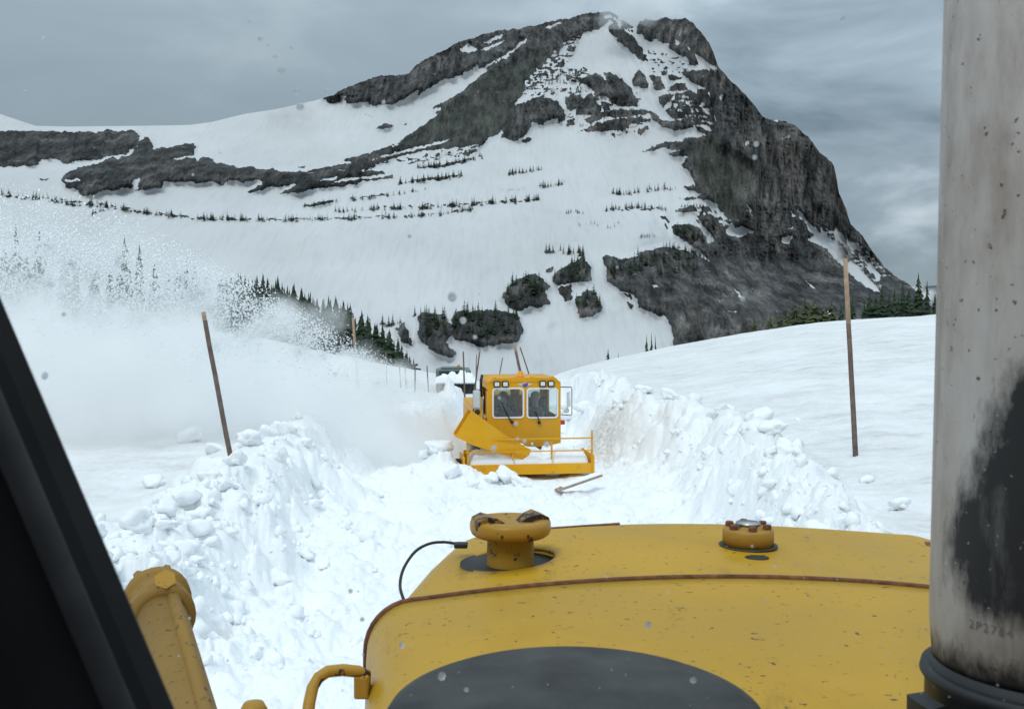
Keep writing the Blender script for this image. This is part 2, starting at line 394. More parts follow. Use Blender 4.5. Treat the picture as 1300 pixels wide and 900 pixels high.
# ------------------------------------------------------------------ ground: snowfield with the ploughed road
_D = np.array([4, 10, 16, 22, 30, 45, 60, 100, 150, 250, 420.])
_A = np.array([-2.5, -.9, -.52, -.28, -.104, 0, .04, .168, .28, .43, .9, 2.5])
_T = np.array([
    [-2.5,-2.5,-2.5,-2.5,-2.3,-1.5,-.5, 2, 2,-10,-50],
    [-2.5,-2.5,-2.5,-2.5,-2.3,-1.5,-.5, 2, 2,-10,-50],
    [-2.5,-2.5,-2.5,-2.5,-2.3,-1.8,-1.2,.8,-1,-20,-60],
    [-2.5,-2.5,-2.45,-2.4,-2.3,-2,-1.6,-.8,-4,-25,-60],
    [-2.5,-2.5,-2.45,-2.5,-2.65,-3.6,-4.4,-4.4,-7,-30,-60],
    [-2.5,-2.4,-2.35,-2.4,-2.5,-3.6,-4.6,-6.5,-10,-30,-60],
    [-2.3,-2.3,-2.25,-2.15,-1.95,-2.25,-2.75,-6,-12,-35,-60],
    [-2.2,-2.2,-2.15,-2.05,-1.8,-1.45,-1.2,-5,-12,-35,-60],
    [-2.2,-2.15,-2.05,-1.75,-1.3,-.5,0,-2,-10,-30,-60],
    [-2.2,-2.1,-1.95,-1.5,-.9,.1,.6,.3,-6,-30,-60],
    [-2.2,-2.1,-1.9,-1.3,-.5,.8,1.6,3,3,-10,-50],
    [-2.2,-2.1,-1.9,-1.3,-.5,.8,1.6,3,3,-10,-50]])
_al = np.linspace(-2.5, 2.5, 501); _dl = np.linspace(math.log(4), math.log(420), 240)
_tmp = np.stack([np.interp(_dl, np.log(_D), r) for r in _T])
_G = np.stack([np.interp(_al, _A, _tmp[:, j]) for j in range(len(_dl))], 1)
_G = blur(_G, 4.0)
def table(x, y):
    y = np.maximum(y, 1.0); a = np.clip(x / y, -2.5, 2.5); d = np.log(np.clip(y, 4, 420))
    fa = (a + 2.5) / 5 * 500; fd = (d - _dl[0]) / (_dl[-1] - _dl[0]) * 239
    ia = np.clip(fa.astype(int), 0, 499); idd = np.clip(fd.astype(int), 0, 238); ta, td = fa - ia, fd - idd
    return (_G[ia, idd] * (1 - ta) + _G[ia + 1, idd] * ta) * (1 - td) + (_G[ia, idd + 1] * (1 - ta) + _G[ia + 1, idd + 1] * ta) * td
def road_edges(y):
    xl = np.interp(y, [4, 8, 14, 20, 22.2, 24, 40], [-2.4, -2.6, -3.0, -3.4, -3.0, -1.35, -1.6])
    xr = np.interp(y, [4, 8, 10, 13, 16, 20, 22, 24, 26, 40], [1.4, 1.7, 1.95, 2.45, 2.85, 3.0, 2.6, 1.85, 1.6, 1.4])
    return xl, xr
def ground(x, y, detail=True):
    """height above the road (z) plus surface attributes"""
    field = table(x, y)
    xl, xr = road_edges(y)
    w1 = 0.22 * fbm(x * 0.35 + 3, y * 0.35, 21, 2)
    dl, dr = xl - x + w1, x - xr + w1
    out = np.maximum(dl, dr); left = dl > dr
    wd = np.where(left, np.interp(y, [20, 24], [1.0, 0.5]), np.interp(y, [8, 14, 19, 24], [1.2, 1.3, 1.6, 1.5]))
    fade = sstep(33, 46, y)
    t = np.maximum(sstep(0, 1, out / wd), fade)
    floor = -3.2 - 0.02 * np.maximum(y - 18, 0)
    e = floor * (1 - t) + field * t
    near = 1 - sstep(40, 70, y)
    berm = np.exp(-((out - np.where(left, 0.95, 1.0)) / np.where(left, 0.75, 0.55))**2) * (1 - fade)
    bh = np.where(left, np.interp(y, [8, 13, 18, 21, 24], [0.08, 0.16, 0.26, 0.26, 0.10]), np.interp(y, [9, 12, 17, 22, 26, 30, 34], [0.0, 0.05, 0.15, 0.16, 0.12, 0.12, 0.05]))
    bn = np.clip(0.65 + 0.9 * fbm(x * 0.7, y * 0.7, 5, 2), 0, 1.6)
    e = e + bh * berm * bn
    # spill in front of the blower and the ridge beside it
    e = e + 0.30 * np.exp(-((x + 1.55) / 0.8)**2 - ((y - 20.0) / 0.9)**2) + 0.06 * np.exp(-((x + 0.1) / 0.7)**2 - ((y - 19.2) / 0.5)**2)
    e = e + 0.30 * np.exp(-((x - 1.6) / 1.1)**2 - ((y - 31.5) / 1.2)**2)
    on_floor = (1 - t)
    rough = np.clip(1.15 * berm + 0.75 * np.exp(-((out - 0.5) / np.where(left, 0.9, 0.7))**2) * (1 - fade), 0, 1)
    rough = np.maximum(rough, np.exp(-((x + 1.2) / 1.6)**2 - ((y - 20.2) / 1.6)**2))
    if detail:
        wx, wy = x + 0.10 * vnoise(x * 3, y * 3, 41), y + 0.10 * vnoise(x * 3 + 9, y * 3, 42)
        lm = 0.30 * (billow(wx / 0.95, wy / 0.95, 1, 6, 0.5) - 0.2) + 0.40 * lumps(wx / 0.55, wy / 0.55, 2) * 0.55 * np.clip(0.3 + fbm(x * .9, y * .9, 16, 2), 0, 1)
        lm = lm + 0.30 * lumps(wx / 1.15 + 4, wy / 1.15, 14) * 1.15 * np.clip(0.5 + fbm(x * .4, y * .4, 15, 2), 0, 1)
        lm = lm * np.clip(0.75 + 0.7 * fbm(x * 0.6, y * 0.6, 8, 2), 0.1, 1.5)
        steep = np.clip(4 * t * (1 - t), 0, 1) * (wd < 0.9)
        e = e + rough * lm * 0.9 * (1 - 0.5 * steep)
        calm = 1 - 0.75 * np.exp(-((x - 0.4) / 1.7)**4 - ((y - 19.6) / 1.1)**4)
        cl = 0.13 * fbm(x * 0.9, y * 0.9, 33, 4, 0.55) + 0.115 * billow(wx / 0.6, wy / 0.6, 6, 6, 0.55) + 0.22 * lumps(wx / 0.3, wy / 0.3, 7) * 0.3 * np.clip(0.2 + fbm(x * 1.2, y * 1.2, 62, 2), 0, 1)
        steep = np.clip(4 * t * (1 - t), 0, 1) * (wd < 0.9)
        e = e + rough * lm * 0.9 * (1 - 0.5 * steep)
        calm = 1 - 0.75 * np.exp(-((x - 0.4) / 1.7)**4 - ((y - 19.6) / 1.1)**4)
        cl = 0.17 * fbm(x * 1.1, y * 1.1, 33, 5, 0.58) + 0.30 * lumps(wx / 0.42, wy / 0.42, 6) * 0.42 * np.clip(0.45 + fbm(x * .8, y * .8, 61, 2), 0, 1) \
            + 0.32 * lumps(wx / 0.17, wy / 0.17, 7) * 0.17 * np.clip(0.6 + fbm(x * 1.5, y * 1.5, 62, 2), 0, 1) + 0.3 * lumps(wx / .075, wy / .075, 12) * .075
        e = e + on_floor * cl * (1 - 0.7 * rough) * calm
        fl = 0.06 * fbm(x * 0.5, y * 0.28, 51, 4, 0.6) + 0.030 * ridged(x * 1.3, y * 0.7, 52, 4) + 0.016 * fbm(x * 6, y * 5, 53, 3, .65)
        e = e + (1 - on_floor) * (1 - rough) * fl * near + (1 - near) * 0.25 * fbm(x * 0.06, y * 0.06, 55, 4)
    cap = field + 0.34 + 0.16 * fbm(x * 1.3, y * 1.3, 77, 3); over = np.maximum(e - cap, 0); e = np.where(y < 29, e - over + 0.25 * over, e)
    old = np.clip((1 - on_floor) * (1 - 0.9 * rough), 0, 1) * np.clip(0.85 + 0.5 * fbm(x * 0.3, y * 0.3, 71, 2), 0.3, 1)
    dirt = np.exp(-((y - 24.4) / 1.7)**2) * np.exp(-((x - 2.25) / 0.6)**2) * 0.6 + 0.25 * sstep(0.45, 0.8, fbm(x * 1.3, y * 1.3, 81, 3)) * rough
    return EYE + e, old, dirt
def gz(x, y, detail=True):
    z, _, _ = ground(np.array([float(x)]), np.array([float(y)]), detail); return float(z[0])

def build_ground():
    mid = np.arange(-0.62, 0.62, 1.9 / F)
    side = 0.62 + np.cumsum(np.linspace(0.004, 0.11, 34))
    a = np.concatenate([-side[::-1], mid, side])
    inv = np.linspace(1 / 4.2, 1 / 64, 470)
    d = np.concatenate([1 / inv, np.geomspace(65, 430, 80)])
    # extra rows where the banks face the camera
    d = np.unique(np.concatenate([d, np.linspace(18.5, 28, 90), np.linspace(9, 18, 60)]))
    DD, AA = np.meshgrid(d, a, indexing='ij'); X = AA * DD; Y = DD
    z, old, dirt = ground(X.ravel(), Y.ravel())
    me = grid_mesh("snowfield", np.stack([X.ravel(), Y.ravel(), z], 1), len(d), len(a), M_snow)
    attr(me, "old", old); attr(me, "dirt", dirt)
    tag(link("snowfield", me), kind='structure')
    # ground behind and far around, down to the horizon
    th = np.linspace(0, 2 * np.pi, 97); rr = np.array([3, 430, 1500, 5000, 14000.])
    V = [];
    for r in rr:
        for q in th: V.append((r * math.cos(q), r * math.sin(q), -58.0 - (0 if r < 6000 else 120)))
    me = grid_mesh("valley_floor", np.array(V), len(rr), 97, M_snow); attr(me, "old", np.ones(len(V))); attr(me, "dirt", np.zeros(len(V)))
    tag(link("valley_floor", me), kind='structure')
    th = np.linspace(np.pi * 0.86, np.pi * 2.14, 60); rr = np.array([2.0, 12, 60, 400, 1200.]); zz = [0.0, 0.3, 0.5, -4, -56]
    V = [(r * math.cos(q), r * math.sin(q) + 4.3, z) for r, z in zip(rr, zz) for q in th]
    me = grid_mesh("snow_slope", np.array(V), len(rr), 60, M_snow); attr(me, "old", np.ones(len(V))); attr(me, "dirt", np.zeros(len(V)))
    tag(link("snow_slope", me), kind='structure')
build_ground()

# ------------------------------------------------------------------ the mountain
SIL = [(-170,138),(0,145),(15,150),(45,160),(85,161),(180,160),(240,159),(270,155),(310,145),(350,139),(400,128),(425,120),(430,115),(462,103),(470,100),(485,96),
(500,96),(520,94),(526,85),(540,75),(560,66),(580,55),(600,48),(630,40),(660,37),(690,30),(712,25),(722,24),(735,20),(750,16),(775,14),(785,22),(800,32),(808,36),
(812,28),(820,24),(830,26),(845,22),(855,25),(870,23),(880,30),(890,42),(900,55),(906,68),(912,85),(925,100),(938,112),(955,130),(968,148),(985,153),(998,154),
(1012,162),(1027,175),(1042,195),(1058,208),(1062,225),(1065,245),(1074,265),(1080,285),(1095,300),(1108,320),(1122,338),(1140,352),(1155,362),(1180,388),(1215,415),(1260,446),(1430,540)]
ROCKS = [
 [(-170,168),(0,166),(30,167),(46,166),(66,167),(94,168),(112,167),(122,169),(138,165),(148,167),(170,165.6),(177,173),(176,180),(170,188),(160,196),(148,197),(136,199),(124,204),(116,204),(94,205),(88,208),(80,208),(74,204),(72,202),(62,202),(50,204),(48,208),(57,208.5),(40,210),(20,212),(0,212),(-170,216)],
 [(78,228),(82,221),(88,219),(100,213),(116,210),(128,206),(140,200),(160,199),(168,194),(174,182),(188,173),(193,180),(194,190),(200,187),(212,188),(228,184),(246,182),(249,188),(245,197),(230,200),(218,203),(220,205),(236,201),(248,200),(251,206),(254,201),(260,198),(269,202),(270,206),(282,208),(300,211),(302,213.6),(320,212),(328,215),(346,215),(354,218),(368,219),(388,218),(412,212),(440,208),(450,205.6),(437,204),(440,201),(468,195),(484,190),(506,180),(520,171),(536,160),(548,152),(558,145),(552,144),(559,140),(560,136),(546,138),(554,134),(566,128),(584,118),(592,112),(600,104),(606,100),(616,92),(618,87),(630,78),(640,73),(656,60),(668,48),(690,28),(735,18),(778,12),(780,22),(771,30),(761,38),(743,41),(717,54),(705,61),(694,77),(675,92),(668,103),(663,121),(652,135),(661,132),(682,124),(696,124),(708,129),(716,140),(710,149),(691,155),(689,160),(677,155),(670,167),(657,180),(647,178),(636,174),(639,165),(630,172),(620,175),(612,184),(598,185),(592,186),(572,189),(556,190),(540,191),(528,194),(512,198),(494,203),(480,208),(464,213),(458,218),(486,217),(492,220),(476,223),(452,226),(436,227),(418,233.6),(456,228),(480,226),(500,222),(500,226),(484,228),(460,231),(440,237),(412,239),(400,239),(388,243),(368,246),(352,246),(368,240),(376,234),(358,237),(344,237),(320,245),(314,244),(334,233),(332,230),(326,228),(308,232),(294,228),(288,231),(280,236),(270,230),(250,234),(244,230),(222,232),(208,230),(204,238),(184,242),(176,242),(170,241),(156,238),(144,243),(132,241),(122,246),(112,249),(102,248),(94,238),(90,240),(84,239)],
 [(405,118),(424,110),(462,95),(520,86),(560,58),(600,40),(660,30),(720,18),(668,48),(656,60),(640,71),(628,78),(612,88),(607,88),(605,80),(600,88),(586,95),(574,99),(564,101),(554,106),(540,116),(530,121),(532,114),(526,118),(514,126),(508,128),(500,133),(488,133),(480,134),(467,133),(466,130),(450,131.6),(440,131),(437,128),(441,122),(424,122),(412,126)],
 [(771,35),(782,28),(794,35),(803,47),(815,61),(824,79),(813,77),(799,65),(785,54),(782,47),(773,43)],
 [(808,37),(812,26),(820,20),(870,18),(890,38),(903,46),(912,70),(920,91),(901,82),(894,75),(880,68),(887,83),(876,83),(873,75),(859,68),(848,61),(850,55),(841,56),(834,49),(827,55),(817,48),(810,42)],
 [(801,100),(811,87),(820,98),(824,112),(813,113),(803,107)],
 [(824,96),(838,97),(841,107),(847,114),(831,114),(828,105)],
 [(849,94),(864,98),(866,101),(850,103)],
 [(850,110),(871,104),(873,114),(848,117)],
 [(834,122),(855,119),(850,131),(843,138),(837,131)],
 [(867.5,91),(885,90),(910,88),(930,96),(960,128),(975,146),(1003,150),(1030,168),(1062,200),(1070,240),(1090,285),(1115,320),(1150,352),(1220,410),(1430,530),(1430,620),(856,620),(855,434),(852,415),(846,403),(812,391),(806,375),(788,369),(771,357),(769,341),(763,326),(770,323),(788,329),(809,326),(812,320),(842,314),(868,317),(893,327),(905,338),(890,319),(872,309),(853,295),(853,287),(868,284),(886,288),(901,309),(908,305),(890,283),(884,274),(890,272),(908,276),(923,298),(937,302),(959,294),(941,287),(932,290),(929,281),(915,269),(908,258),(892,253),(873,254),(859,252),(883,251),(892,246),(876,242),(864,238),(885,234),(878,227),(876,218),(864,210),(876,198),(859,199.5),(848,196),(866,191),(855,191),(845,187),(827,192.5),(813,194),(827,187),(843,181),(864,176),(883,174),(899,173),(885,167),(883,162),(855,166),(838,160),(827,149),(822,141),(827,140),(841,154),(857,153),(850,148),(845,142),(855,131),(859,119),(876,114),(885,121),(885,114),(899,114),(887,110),(876,105),(867,93)],
 [(731,103),(757,93),(766,100),(771,105),(766,93),(776,93),(789,100),(801,112),(811,131),(810,136),(778,134),(771,124),(757,119),(752,112)],
 [(717,124),(738,120),(740,124),(733,138),(719,138)],
 [(740,126),(750,118),(757,126),(764,140),(752,146),(731,146),(733,139)],
 [(764,133),(771,129),(773,140),(766,140)],
 [(740,152),(761,142),(785,140),(822,140),(822,145),(789,149),(766,149),(750,159)],
 [(729,169),(743,163),(771,153),(803,149),(827,152),(824,155),(801,159),(789,166),(764,167),(740,167)],
 [(708,149),(715,142),(718,152),(708,157)], [(719,154),(730,150),(731,159),(719,161)], [(773,170),(782,168),(780,174)], [(808,166),(822,160),(824,163),(813,170)],
 [(661,180),(670,174),(677,178),(668,182)],
 [(572,406),(581,396),(628,393),(646,397),(658,400),(665,421),(657,434),(631,438),(609,441),(594,434),(575,431)],
 [(532,402),(535,396),(560,399),(571,412),(575,425),(566,434),(580,449),(572,455),(554,449),(535,434),(531,425)],
 [(637,374),(652,356),(677,347),(692,356),(698,363),(692,372),(700,386),(683,391),(671,388),(661,395),(646,391)],
 [(701,350),(720,337),(741,326),(751,341),(751,357),(732,358),(708,363),(700,357)],
 [(708,366),(726,361),(726,381),(717,383)], [(729,381),(745,368),(757,371),(766,394),(751,401),(735,404),(734,397)],
 [(692,345),(701,337),(701,346)], [(503,417),(514,408),(520,428),(526,440),(508,434)], [(791,372),(803,375),(801,380)], [(794,383),(806,388),(800,392)],
 [(48,227),(58,226.5),(64,228),(54,229)], [(371,211),(384,212),(398,210),(384,213.5)], [(480,161),(488,157),(500,158.5),(498,163),(484,164)], [(462,145),(466,144.5),(465,147)],
 [(468,147),(477,148),(474,149)], [(510,157),(518,157),(514,160)], [(486,163),(478,165),(482,161)],
 [(382,262),(420,254),(424,257),(392,263)], [(528,213),(560,209),(612,198),(586,207),(552,214)], [(505,232),(540,227),(586,222),(560,229)], [(424,255),(490,246),(486,249)],
 [(590,199),(606,193),(600,190),(586,196)], [(838,274),(845,274),(852,283),(848,285)], [(842,283),(848,289),(846,291)],
 [(859,268),(868,263),(882,263),(882,268),(866,270)], [(888,262),(898,262),(902,268),(893,270)], [(882,275),(887,280),(890,285),(885,282)],
]
SNOWS = [
 [(584,65),(592,55),(600,59),(608,63),(596,68)],[(614,54),(626,49),(638,43),(636,48),(622,55)],[(612,63),(640,51),(640,54),(616,65)],[(688,36),(712,28),(712,30),(698,36)],
 [(626,82),(640,73),(661,55),(670,48),(663,57),(642,75)],[(169,228),(177,225),(175,241),(167,240)],[(83,227),(92,229),(100,226),(102,229),(93,231),(84,231)],[(147,198),(155,198),(153,201),(148,201)],
 [(470,203),(512,191),(540,184),(582,174),(560,182),(530,190),(490,200)],[(496,186),(508,181),(506,184),(498,188)],[(406,229),(428,224),(426,228),(410,231)],[(420,216),(442,215),(438,217)],
 [(857,50),(864,57),(858,58)],[(871,56),(877,63),(874,64)],
 [(1011,263),(1025,280),(1040,294),(1058,305),(1077,327),(1099,349),(1117,371),(1099,364),(1077,346),(1058,327),(1044,313),(1025,305),(1033,298),(1018,280)],
 [(1060,287),(1073,305),(1091,309),(1093,320),(1077,313),(1062,305)],[(1095,320),(1117,349),(1117,358),(1102,342)],[(1040,283),(1053,303),(1045,302)],[(992,302),(1007,298),(1003,309),(994,309)],
 [(945,182),(957,177),(950,184),(946,188)],[(989,177),(1003,171),(996,177)],[(913,122),(919,120),(919,127),(914,127)],[(981,151),(990,153),(986,156)],[(930,364),(945,379),(938,378)],[(1022,355),(1036,368),(1030,366)],
 [(1003,267),(1013,277),(1004,275)],[(948,258),(952,262),(957,276),(951,268)],[(1049,391),(1058,401),(1054,402)],[(856,152),(871,149),(866,154)],[(897,117),(904,118),(898,121)],[(827,359),(836,364),(830,366)],
 [(885,160),(892,158),(906,166),(900,167)],[(842,166),(860,168),(850,169)],[(1075,330),(1084,345),(1080,345)],[(1030,300),(1040,308),(1035,309)],[(1002,290),(1009,287),(1006,292)],
 [(855,175),(872,178),(862,181),(850,180)],[(690,104),(720,100),(712,108),(690,112)],
]
MIXED = [  # (polygon, share of rock): broken ground, trees and rock through thin snow
 ([(743,40),(717,54),(705,61),(694,77),(675,92),(668,103),(690,98),(712,90),(728,70),(736,50)], .5),
 ([(675,92),(705,86),(747,86),(752,93),(731,103),(710,110),(675,114),(663,121)], .47),
 ([(850,130),(870,118),(900,135),(912,150),(905,165),(880,160)], .72),
 ([(663,121),(690,112),(720,112),(717,118),(690,124)], .4), ([(765,150),(830,150),(830,172),(780,172)], .2),
 ([(720,110),(760,100),(815,120),(815,150),(720,150)], .22), ([(850,268),(892,258),(930,282),(920,296),(895,275)], .40),
 ([(500,203),(560,192),(615,184),(600,196),(520,210)], .33), ([(1040,285),(1100,315),(1130,350),(1110,372),(1060,310)], .62),
 ([(-10,247),(60,252),(124,257),(190,269),(260,276),(380,277),(520,273),(584,266),(586,269),(520,276),(380,280),(260,280),(190,273),(124,262),(60,256),(-10,250)], .42), ([(480,262),(584,258),(684,251),(685,254),(584,262),(480,266)], .4),
 ([(770,265),(845,263),(845,266),(770,268)], .4), ([(500,204),(470,215),(440,226),(400,232),(400,222),(450,212)], .45),
 ([(815,62),(860,72),(885,86),(860,100),(830,95)], .22), ([(760,20),(780,14),(806,36),(800,46),(775,28)], .6),
]
PILLARS = [[(925,175),(985,165),(1035,185),(1060,212),(1072,262),(1010,264),(950,266),(925,245)], [(-170,166),(170,166),(176,182),(120,205),(-170,214)], [(100,212),(190,188),(300,212),(330,228),(200,240),(110,248)], [(815,26),(880,30),(912,80),(880,70),(820,50)], [(860,330),(960,330),(1000,420),(860,432)]]
SCREE = [[(500,190),(620,92),(700,60),(680,95),(655,140),(640,175),(560,190)], [(870,180),(900,176),(960,210),(930,285),(905,255)]]
MSTEP = 1.35; YB = 505.0
_mx = np.arange(-170, 1431, MSTEP); 
_ntop = 330
def sil_y(x):
    y = np.interp(x, [p[0] for p in SIL], [p[1] for p in SIL])
    rockish = sstep(405, 430, x) 
    return y + rockish * (1.3 * fbm(x / 9.0, x * 0 + .5, 90, 3) + 0.9 * vnoise(x / 2.6, x * 0 + 3.5, 91))
def m_depth(x, y):
    ys = [15, 100, 150, 200, 250, 300, 380, 460, 560, 640]
    d1 = np.interp(y, ys, [1100, 950, 880, 810, 725, 645, 560, 490, 400, 330])
    d2 = np.interp(y, [15, 60, 200, 330, 380, 440, 560, 640], [845, 800, 745, 690, 610, 510, 400, 330]) + np.maximum(x - 930, 0) * 0.55
    w = sstep(790, 930, x) * sstep(420, 330, y)
    # steep left cliffs stand on the snow bench
    w2 = (1 - sstep(330, 430, x))
    d1 = d1 + w2 * 90 * sstep(235, 160, y)
    return d1 * (1 - w) + d2 * w
def build_mountain():
    t = np.linspace(0, 1, _ntop)**1.0
    yt = sil_y(_mx); yb = np.maximum(YB, yt + 40)
    Y = yt[None, :] + (yb - yt)[None, :] * t[:, None]; X = np.broadcast_to(_mx[None, :], Y.shape).copy()
    # ragged rock outlines: look the traced outlines up through a small warp
    wx = X + 2.2 * fbm(X / 8, Y / 8, 101, 3) + 1.0 * vnoise(X / 2.4, Y / 2.4, 103)
    wy = Y + 1.6 * fbm(X / 8 + 7, Y / 8, 102, 3) + 0.8 * vnoise(X / 2.4 + 5, Y / 2.4, 104)
    rock = np.zeros(X.shape)
    for p in ROCKS: rock[inpoly(wx, wy, p)] = 1
    nz = fbm((X + .3 * Y) / 8.5, Y / 2.6, 111, 4, .65)
    for p, f in MIXED:
        k = inpoly(wx, wy, p); v = (nz > (0.5 - f) * 1.15).astype(float); rock = np.where(k, np.maximum(v, rock) if f < .6 else v, rock)
    for p in SNOWS: rock[inpoly(wx, wy, p)] = 0
    # specks of snow lying on ledges of the great right wall, and stones on the snow
    big = inpoly(X, Y, ROCKS[10]); sp = (fbm(X / 5, Y / 3.0, 121, 2) > 0.86) & big & (Y < 300); rock[sp] = 0
    low = fbm(X / 3.5, Y / 2.2, 131, 2) > 1.0; rock[low & (Y > 205) & (Y < 300) & (X > 300)] = 1
    scr = np.zeros(X.shape)
    for p in SCREE: scr[inpoly(wx, wy, p)] = 1
    rb = blur(rock, 0.55); scr = blur(scr, 4)
    D = m_depth(X, Y)
    relief = 17 * ridged((X + .12 * Y) / 30, Y / 120, 141, 5) + 10 * ridged((X + .1 * Y) / 9, Y / 40, 142, 4) + 1.2 * fbm(X / 20, Y / 4.0, 143, 3) + 2.2 * fbm(X / 3.2, Y / 3.2, 144, 2)
    cliff = np.clip(blur(rock, 3) * 1.2 - 0.1, 0, 1) * (1 - 0.65 * scr)
    pil = np.zeros(X.shape)
    for p in PILLARS: pil[inpoly(wx, wy, p)] = 1
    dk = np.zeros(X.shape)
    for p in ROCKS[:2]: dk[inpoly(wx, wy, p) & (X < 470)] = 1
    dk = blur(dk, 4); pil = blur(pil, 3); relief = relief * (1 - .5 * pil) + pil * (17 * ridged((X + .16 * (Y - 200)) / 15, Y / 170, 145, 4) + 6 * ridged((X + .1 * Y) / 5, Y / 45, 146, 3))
    D = D - relief * cliff * 0.8 * (D / 750) + (1 - cliff) * 5 * fbm(X / 60, Y / 40, 151, 3) - 6 * cliff
    V = np.stack([(X - CX) / F * D, D, EYE + (HY - Y) / F * D], 2)
    # back of the mountain
    top = V[0]; b1 = top + np.array([0, 60, -45]); b2 = top + np.array([0, 420, -420.]); b2[:, 2] = np.minimum(b2[:, 2], -60)
    b3 = V[-1] + np.array([0, -25, 0.]); b3[:, 2] = np.minimum(b3[:, 2] - 20, -66)
    V2 = np.concatenate([b2[None], b1[None], V, b3[None]]); pad = lambda a: np.concatenate([a[:1] * 0 + .3, a[:1], a, a[-1:]])
    me = grid_mesh("mountain", V2.reshape(-1, 3), V2.shape[0], V2.shape[1], M_mtn)
    attr(me, "rock", pad(rb)); attr(me, "scree", pad(scr)); attr(me, "pale", pad(pil)); attr(me, "dark", pad(dk))
    tag(link("mountain", me), kind='structure')
    return X, Y, D, yt
MX, MY, MD, MT = build_mountain()
def m_point(px, py):
    c = int(np.clip(round((px + 170) / MSTEP), 0, len(_mx) - 1)); t = np.clip((py - MT[c]) / (max(YB, MT[c] + 40) - MT[c]), 0, 1) * (_ntop - 1)
    i = int(np.clip(t, 0, _ntop - 2)); f = t - i
    return P(px, py, float(MD[i, c] * (1 - f) + MD[i + 1, c] * f))
def far_hills():
    x = np.linspace(-0.9, 1.6, 260); D0 = 5200.
    h = 150 + 55 * fbm(x * 5, x * 0, 160, 4) + 25 * ridged(x * 14, x * 0 + 2, 161, 3)
    h = h * sstep(0.1, 0.35, x) + 60
    rows = []
    for f, k in ((0, -1), (0.35, .35), (0.7, .75), (1, 1), (1.6, -.5)):
        rows.append(np.stack([x * (D0 + f * 900), np.full_like(x, D0 + f * 900), np.where(k < 0, -180, k * h)], 1))
    V = np.concatenate(rows); me = grid_mesh("far_hills", V, 5, len(x), M_mtn)
    attr(me, "rock", np.clip(0.5 + 0.35 * np.array([fbm(V[:, 0] / 260, V[:, 2] / 60, 163, 3)]), 0, 1)); attr(me, "scree", np.ones(len(V)))
    tag(link("far_hills", me), kind='structure')
far_hills()

# ------------------------------------------------------------------ conifers
def conifer_mesh(seed, whorls, per, ragged=0.3, slim=0.17, width=None):
    """crown of drooping needle blades round a leader; height 1"""
    r = random.Random(seed); V = []; T = []
    for w in range(whorls):
        f = w / (whorls - 1); z = 0.10 + 0.86 * f
        L0 = slim * (1 - f)**0.8 + 0.012
        n = max(4, int(per * (1 - 0.5 * f)))
        for k in range(n):
            if r.random() < ragged * 0.35: continue
            a = 2 * math.pi * (k + r.random() * 0.8) / n + w; L = L0 * (1 - ragged + 2 * ragged * r.random())
            dz = -0.035 - 0.05 * r.random() - 0.12 * L; bw = L * (0.34 + 0.2 * r.random())
            c, s = math.cos(a), math.sin(a); zz = z + r.uniform(-.02, .02); b = len(V)
            V += [(0, 0, zz + 0.035), (c * L * .62 - s * bw, s * L * .62 + c * bw, zz + dz * .75), (c * L, s * L, zz + dz), (c * L * .62 + s * bw, s * L * .62 - c * bw, zz + dz * .75), (c * L * .5, s * L * .5, zz + dz * .2)]
            T += [(b, b + 1, b + 4), (b + 1, b + 2, b + 4), (b + 4, b + 2, b + 3), (b, b + 4, b + 3)]
    b = len(V); V += [(0.012, 0, .9), (-0.008, 0.01, .9), (-0.008, -0.01, .9), (0, 0, 1.0)]; T += [(b, b + 1, b + 3), (b + 1, b + 2, b + 3), (b + 2, b, b + 3)]
    return np.array(V, float), np.array(T, int)
crowns = [tri_mesh("crown", *conifer_mesh(s, 15, 11, 0.34, sl), M_leaf) for s, sl in ((1, .15), (2, .19), (3, .13), (4, .22), (5, .17))]
pale = [tri_mesh("crown", *conifer_mesh(s, 13, 10, 0.4, sl), M_leaf2) for s, sl in ((11, .24), (12, .28))]
small = [tri_mesh("conifer", *conifer_mesh(s, 8, 7, 0.35, sl), M_leaf) for s, sl in ((21, .17), (22, .21), (23, .15), (24, .24))]
_tr = MB(); _tr.tube([(0, 0, -0.03), (0.003, 0, 0.4), (0, 0, 0.9)], [0.022, 0.015, 0.003], 6); trunk_me = _tr.mesh("trunk", M_bark)
def tree(px, ptop, D, label, group=None, slim=1.0, kind=None, sink=0.0):
    x = (px - CX) / F * D; z0 = gz(x, D, False) - 0.05 - sink; ztop = EYE + (HY - ptop) / F * D; h = max(ztop - z0, 0.8)
    o = empty("conifer", (x, D, z0), (0, 0, random.random() * 6.28), label, "tree", group)
    o.scale = (h * slim, h * slim, h)
    link("trunk", trunk_me, o); link("crown", random.choice(kind or crowns), o); return o
G1 = "conifers on the ridge behind the snow plume"
tree(158, 297, 100, "tallest grey-green conifer showing through the blown snow spray", G1, 0.8)
tree(177, 309, 98, "tall conifer just right of the tallest one in the snow spray", G1, 0.8)
tree(20, 283, 96, "faint conifer farthest left, almost lost in the snow spray", G1, .8); tree(50, 290, 97, "second faint conifer from the left edge, veiled by spray", G1, .85)
tree(236, 326, 102, "slim conifer top standing alone above the low trees behind the plume", G1, .7)
for px, py in ((5, 310), (33, 318), (82, 322), (96, 330), (120, 338), (140, 335), (196, 330), (214, 345), (226, 340), (247, 338), (262, 345)):
    tree(px, py, random.uniform(94, 104), "small conifer half hidden in the white snow spray on the left", G1, 1.0)
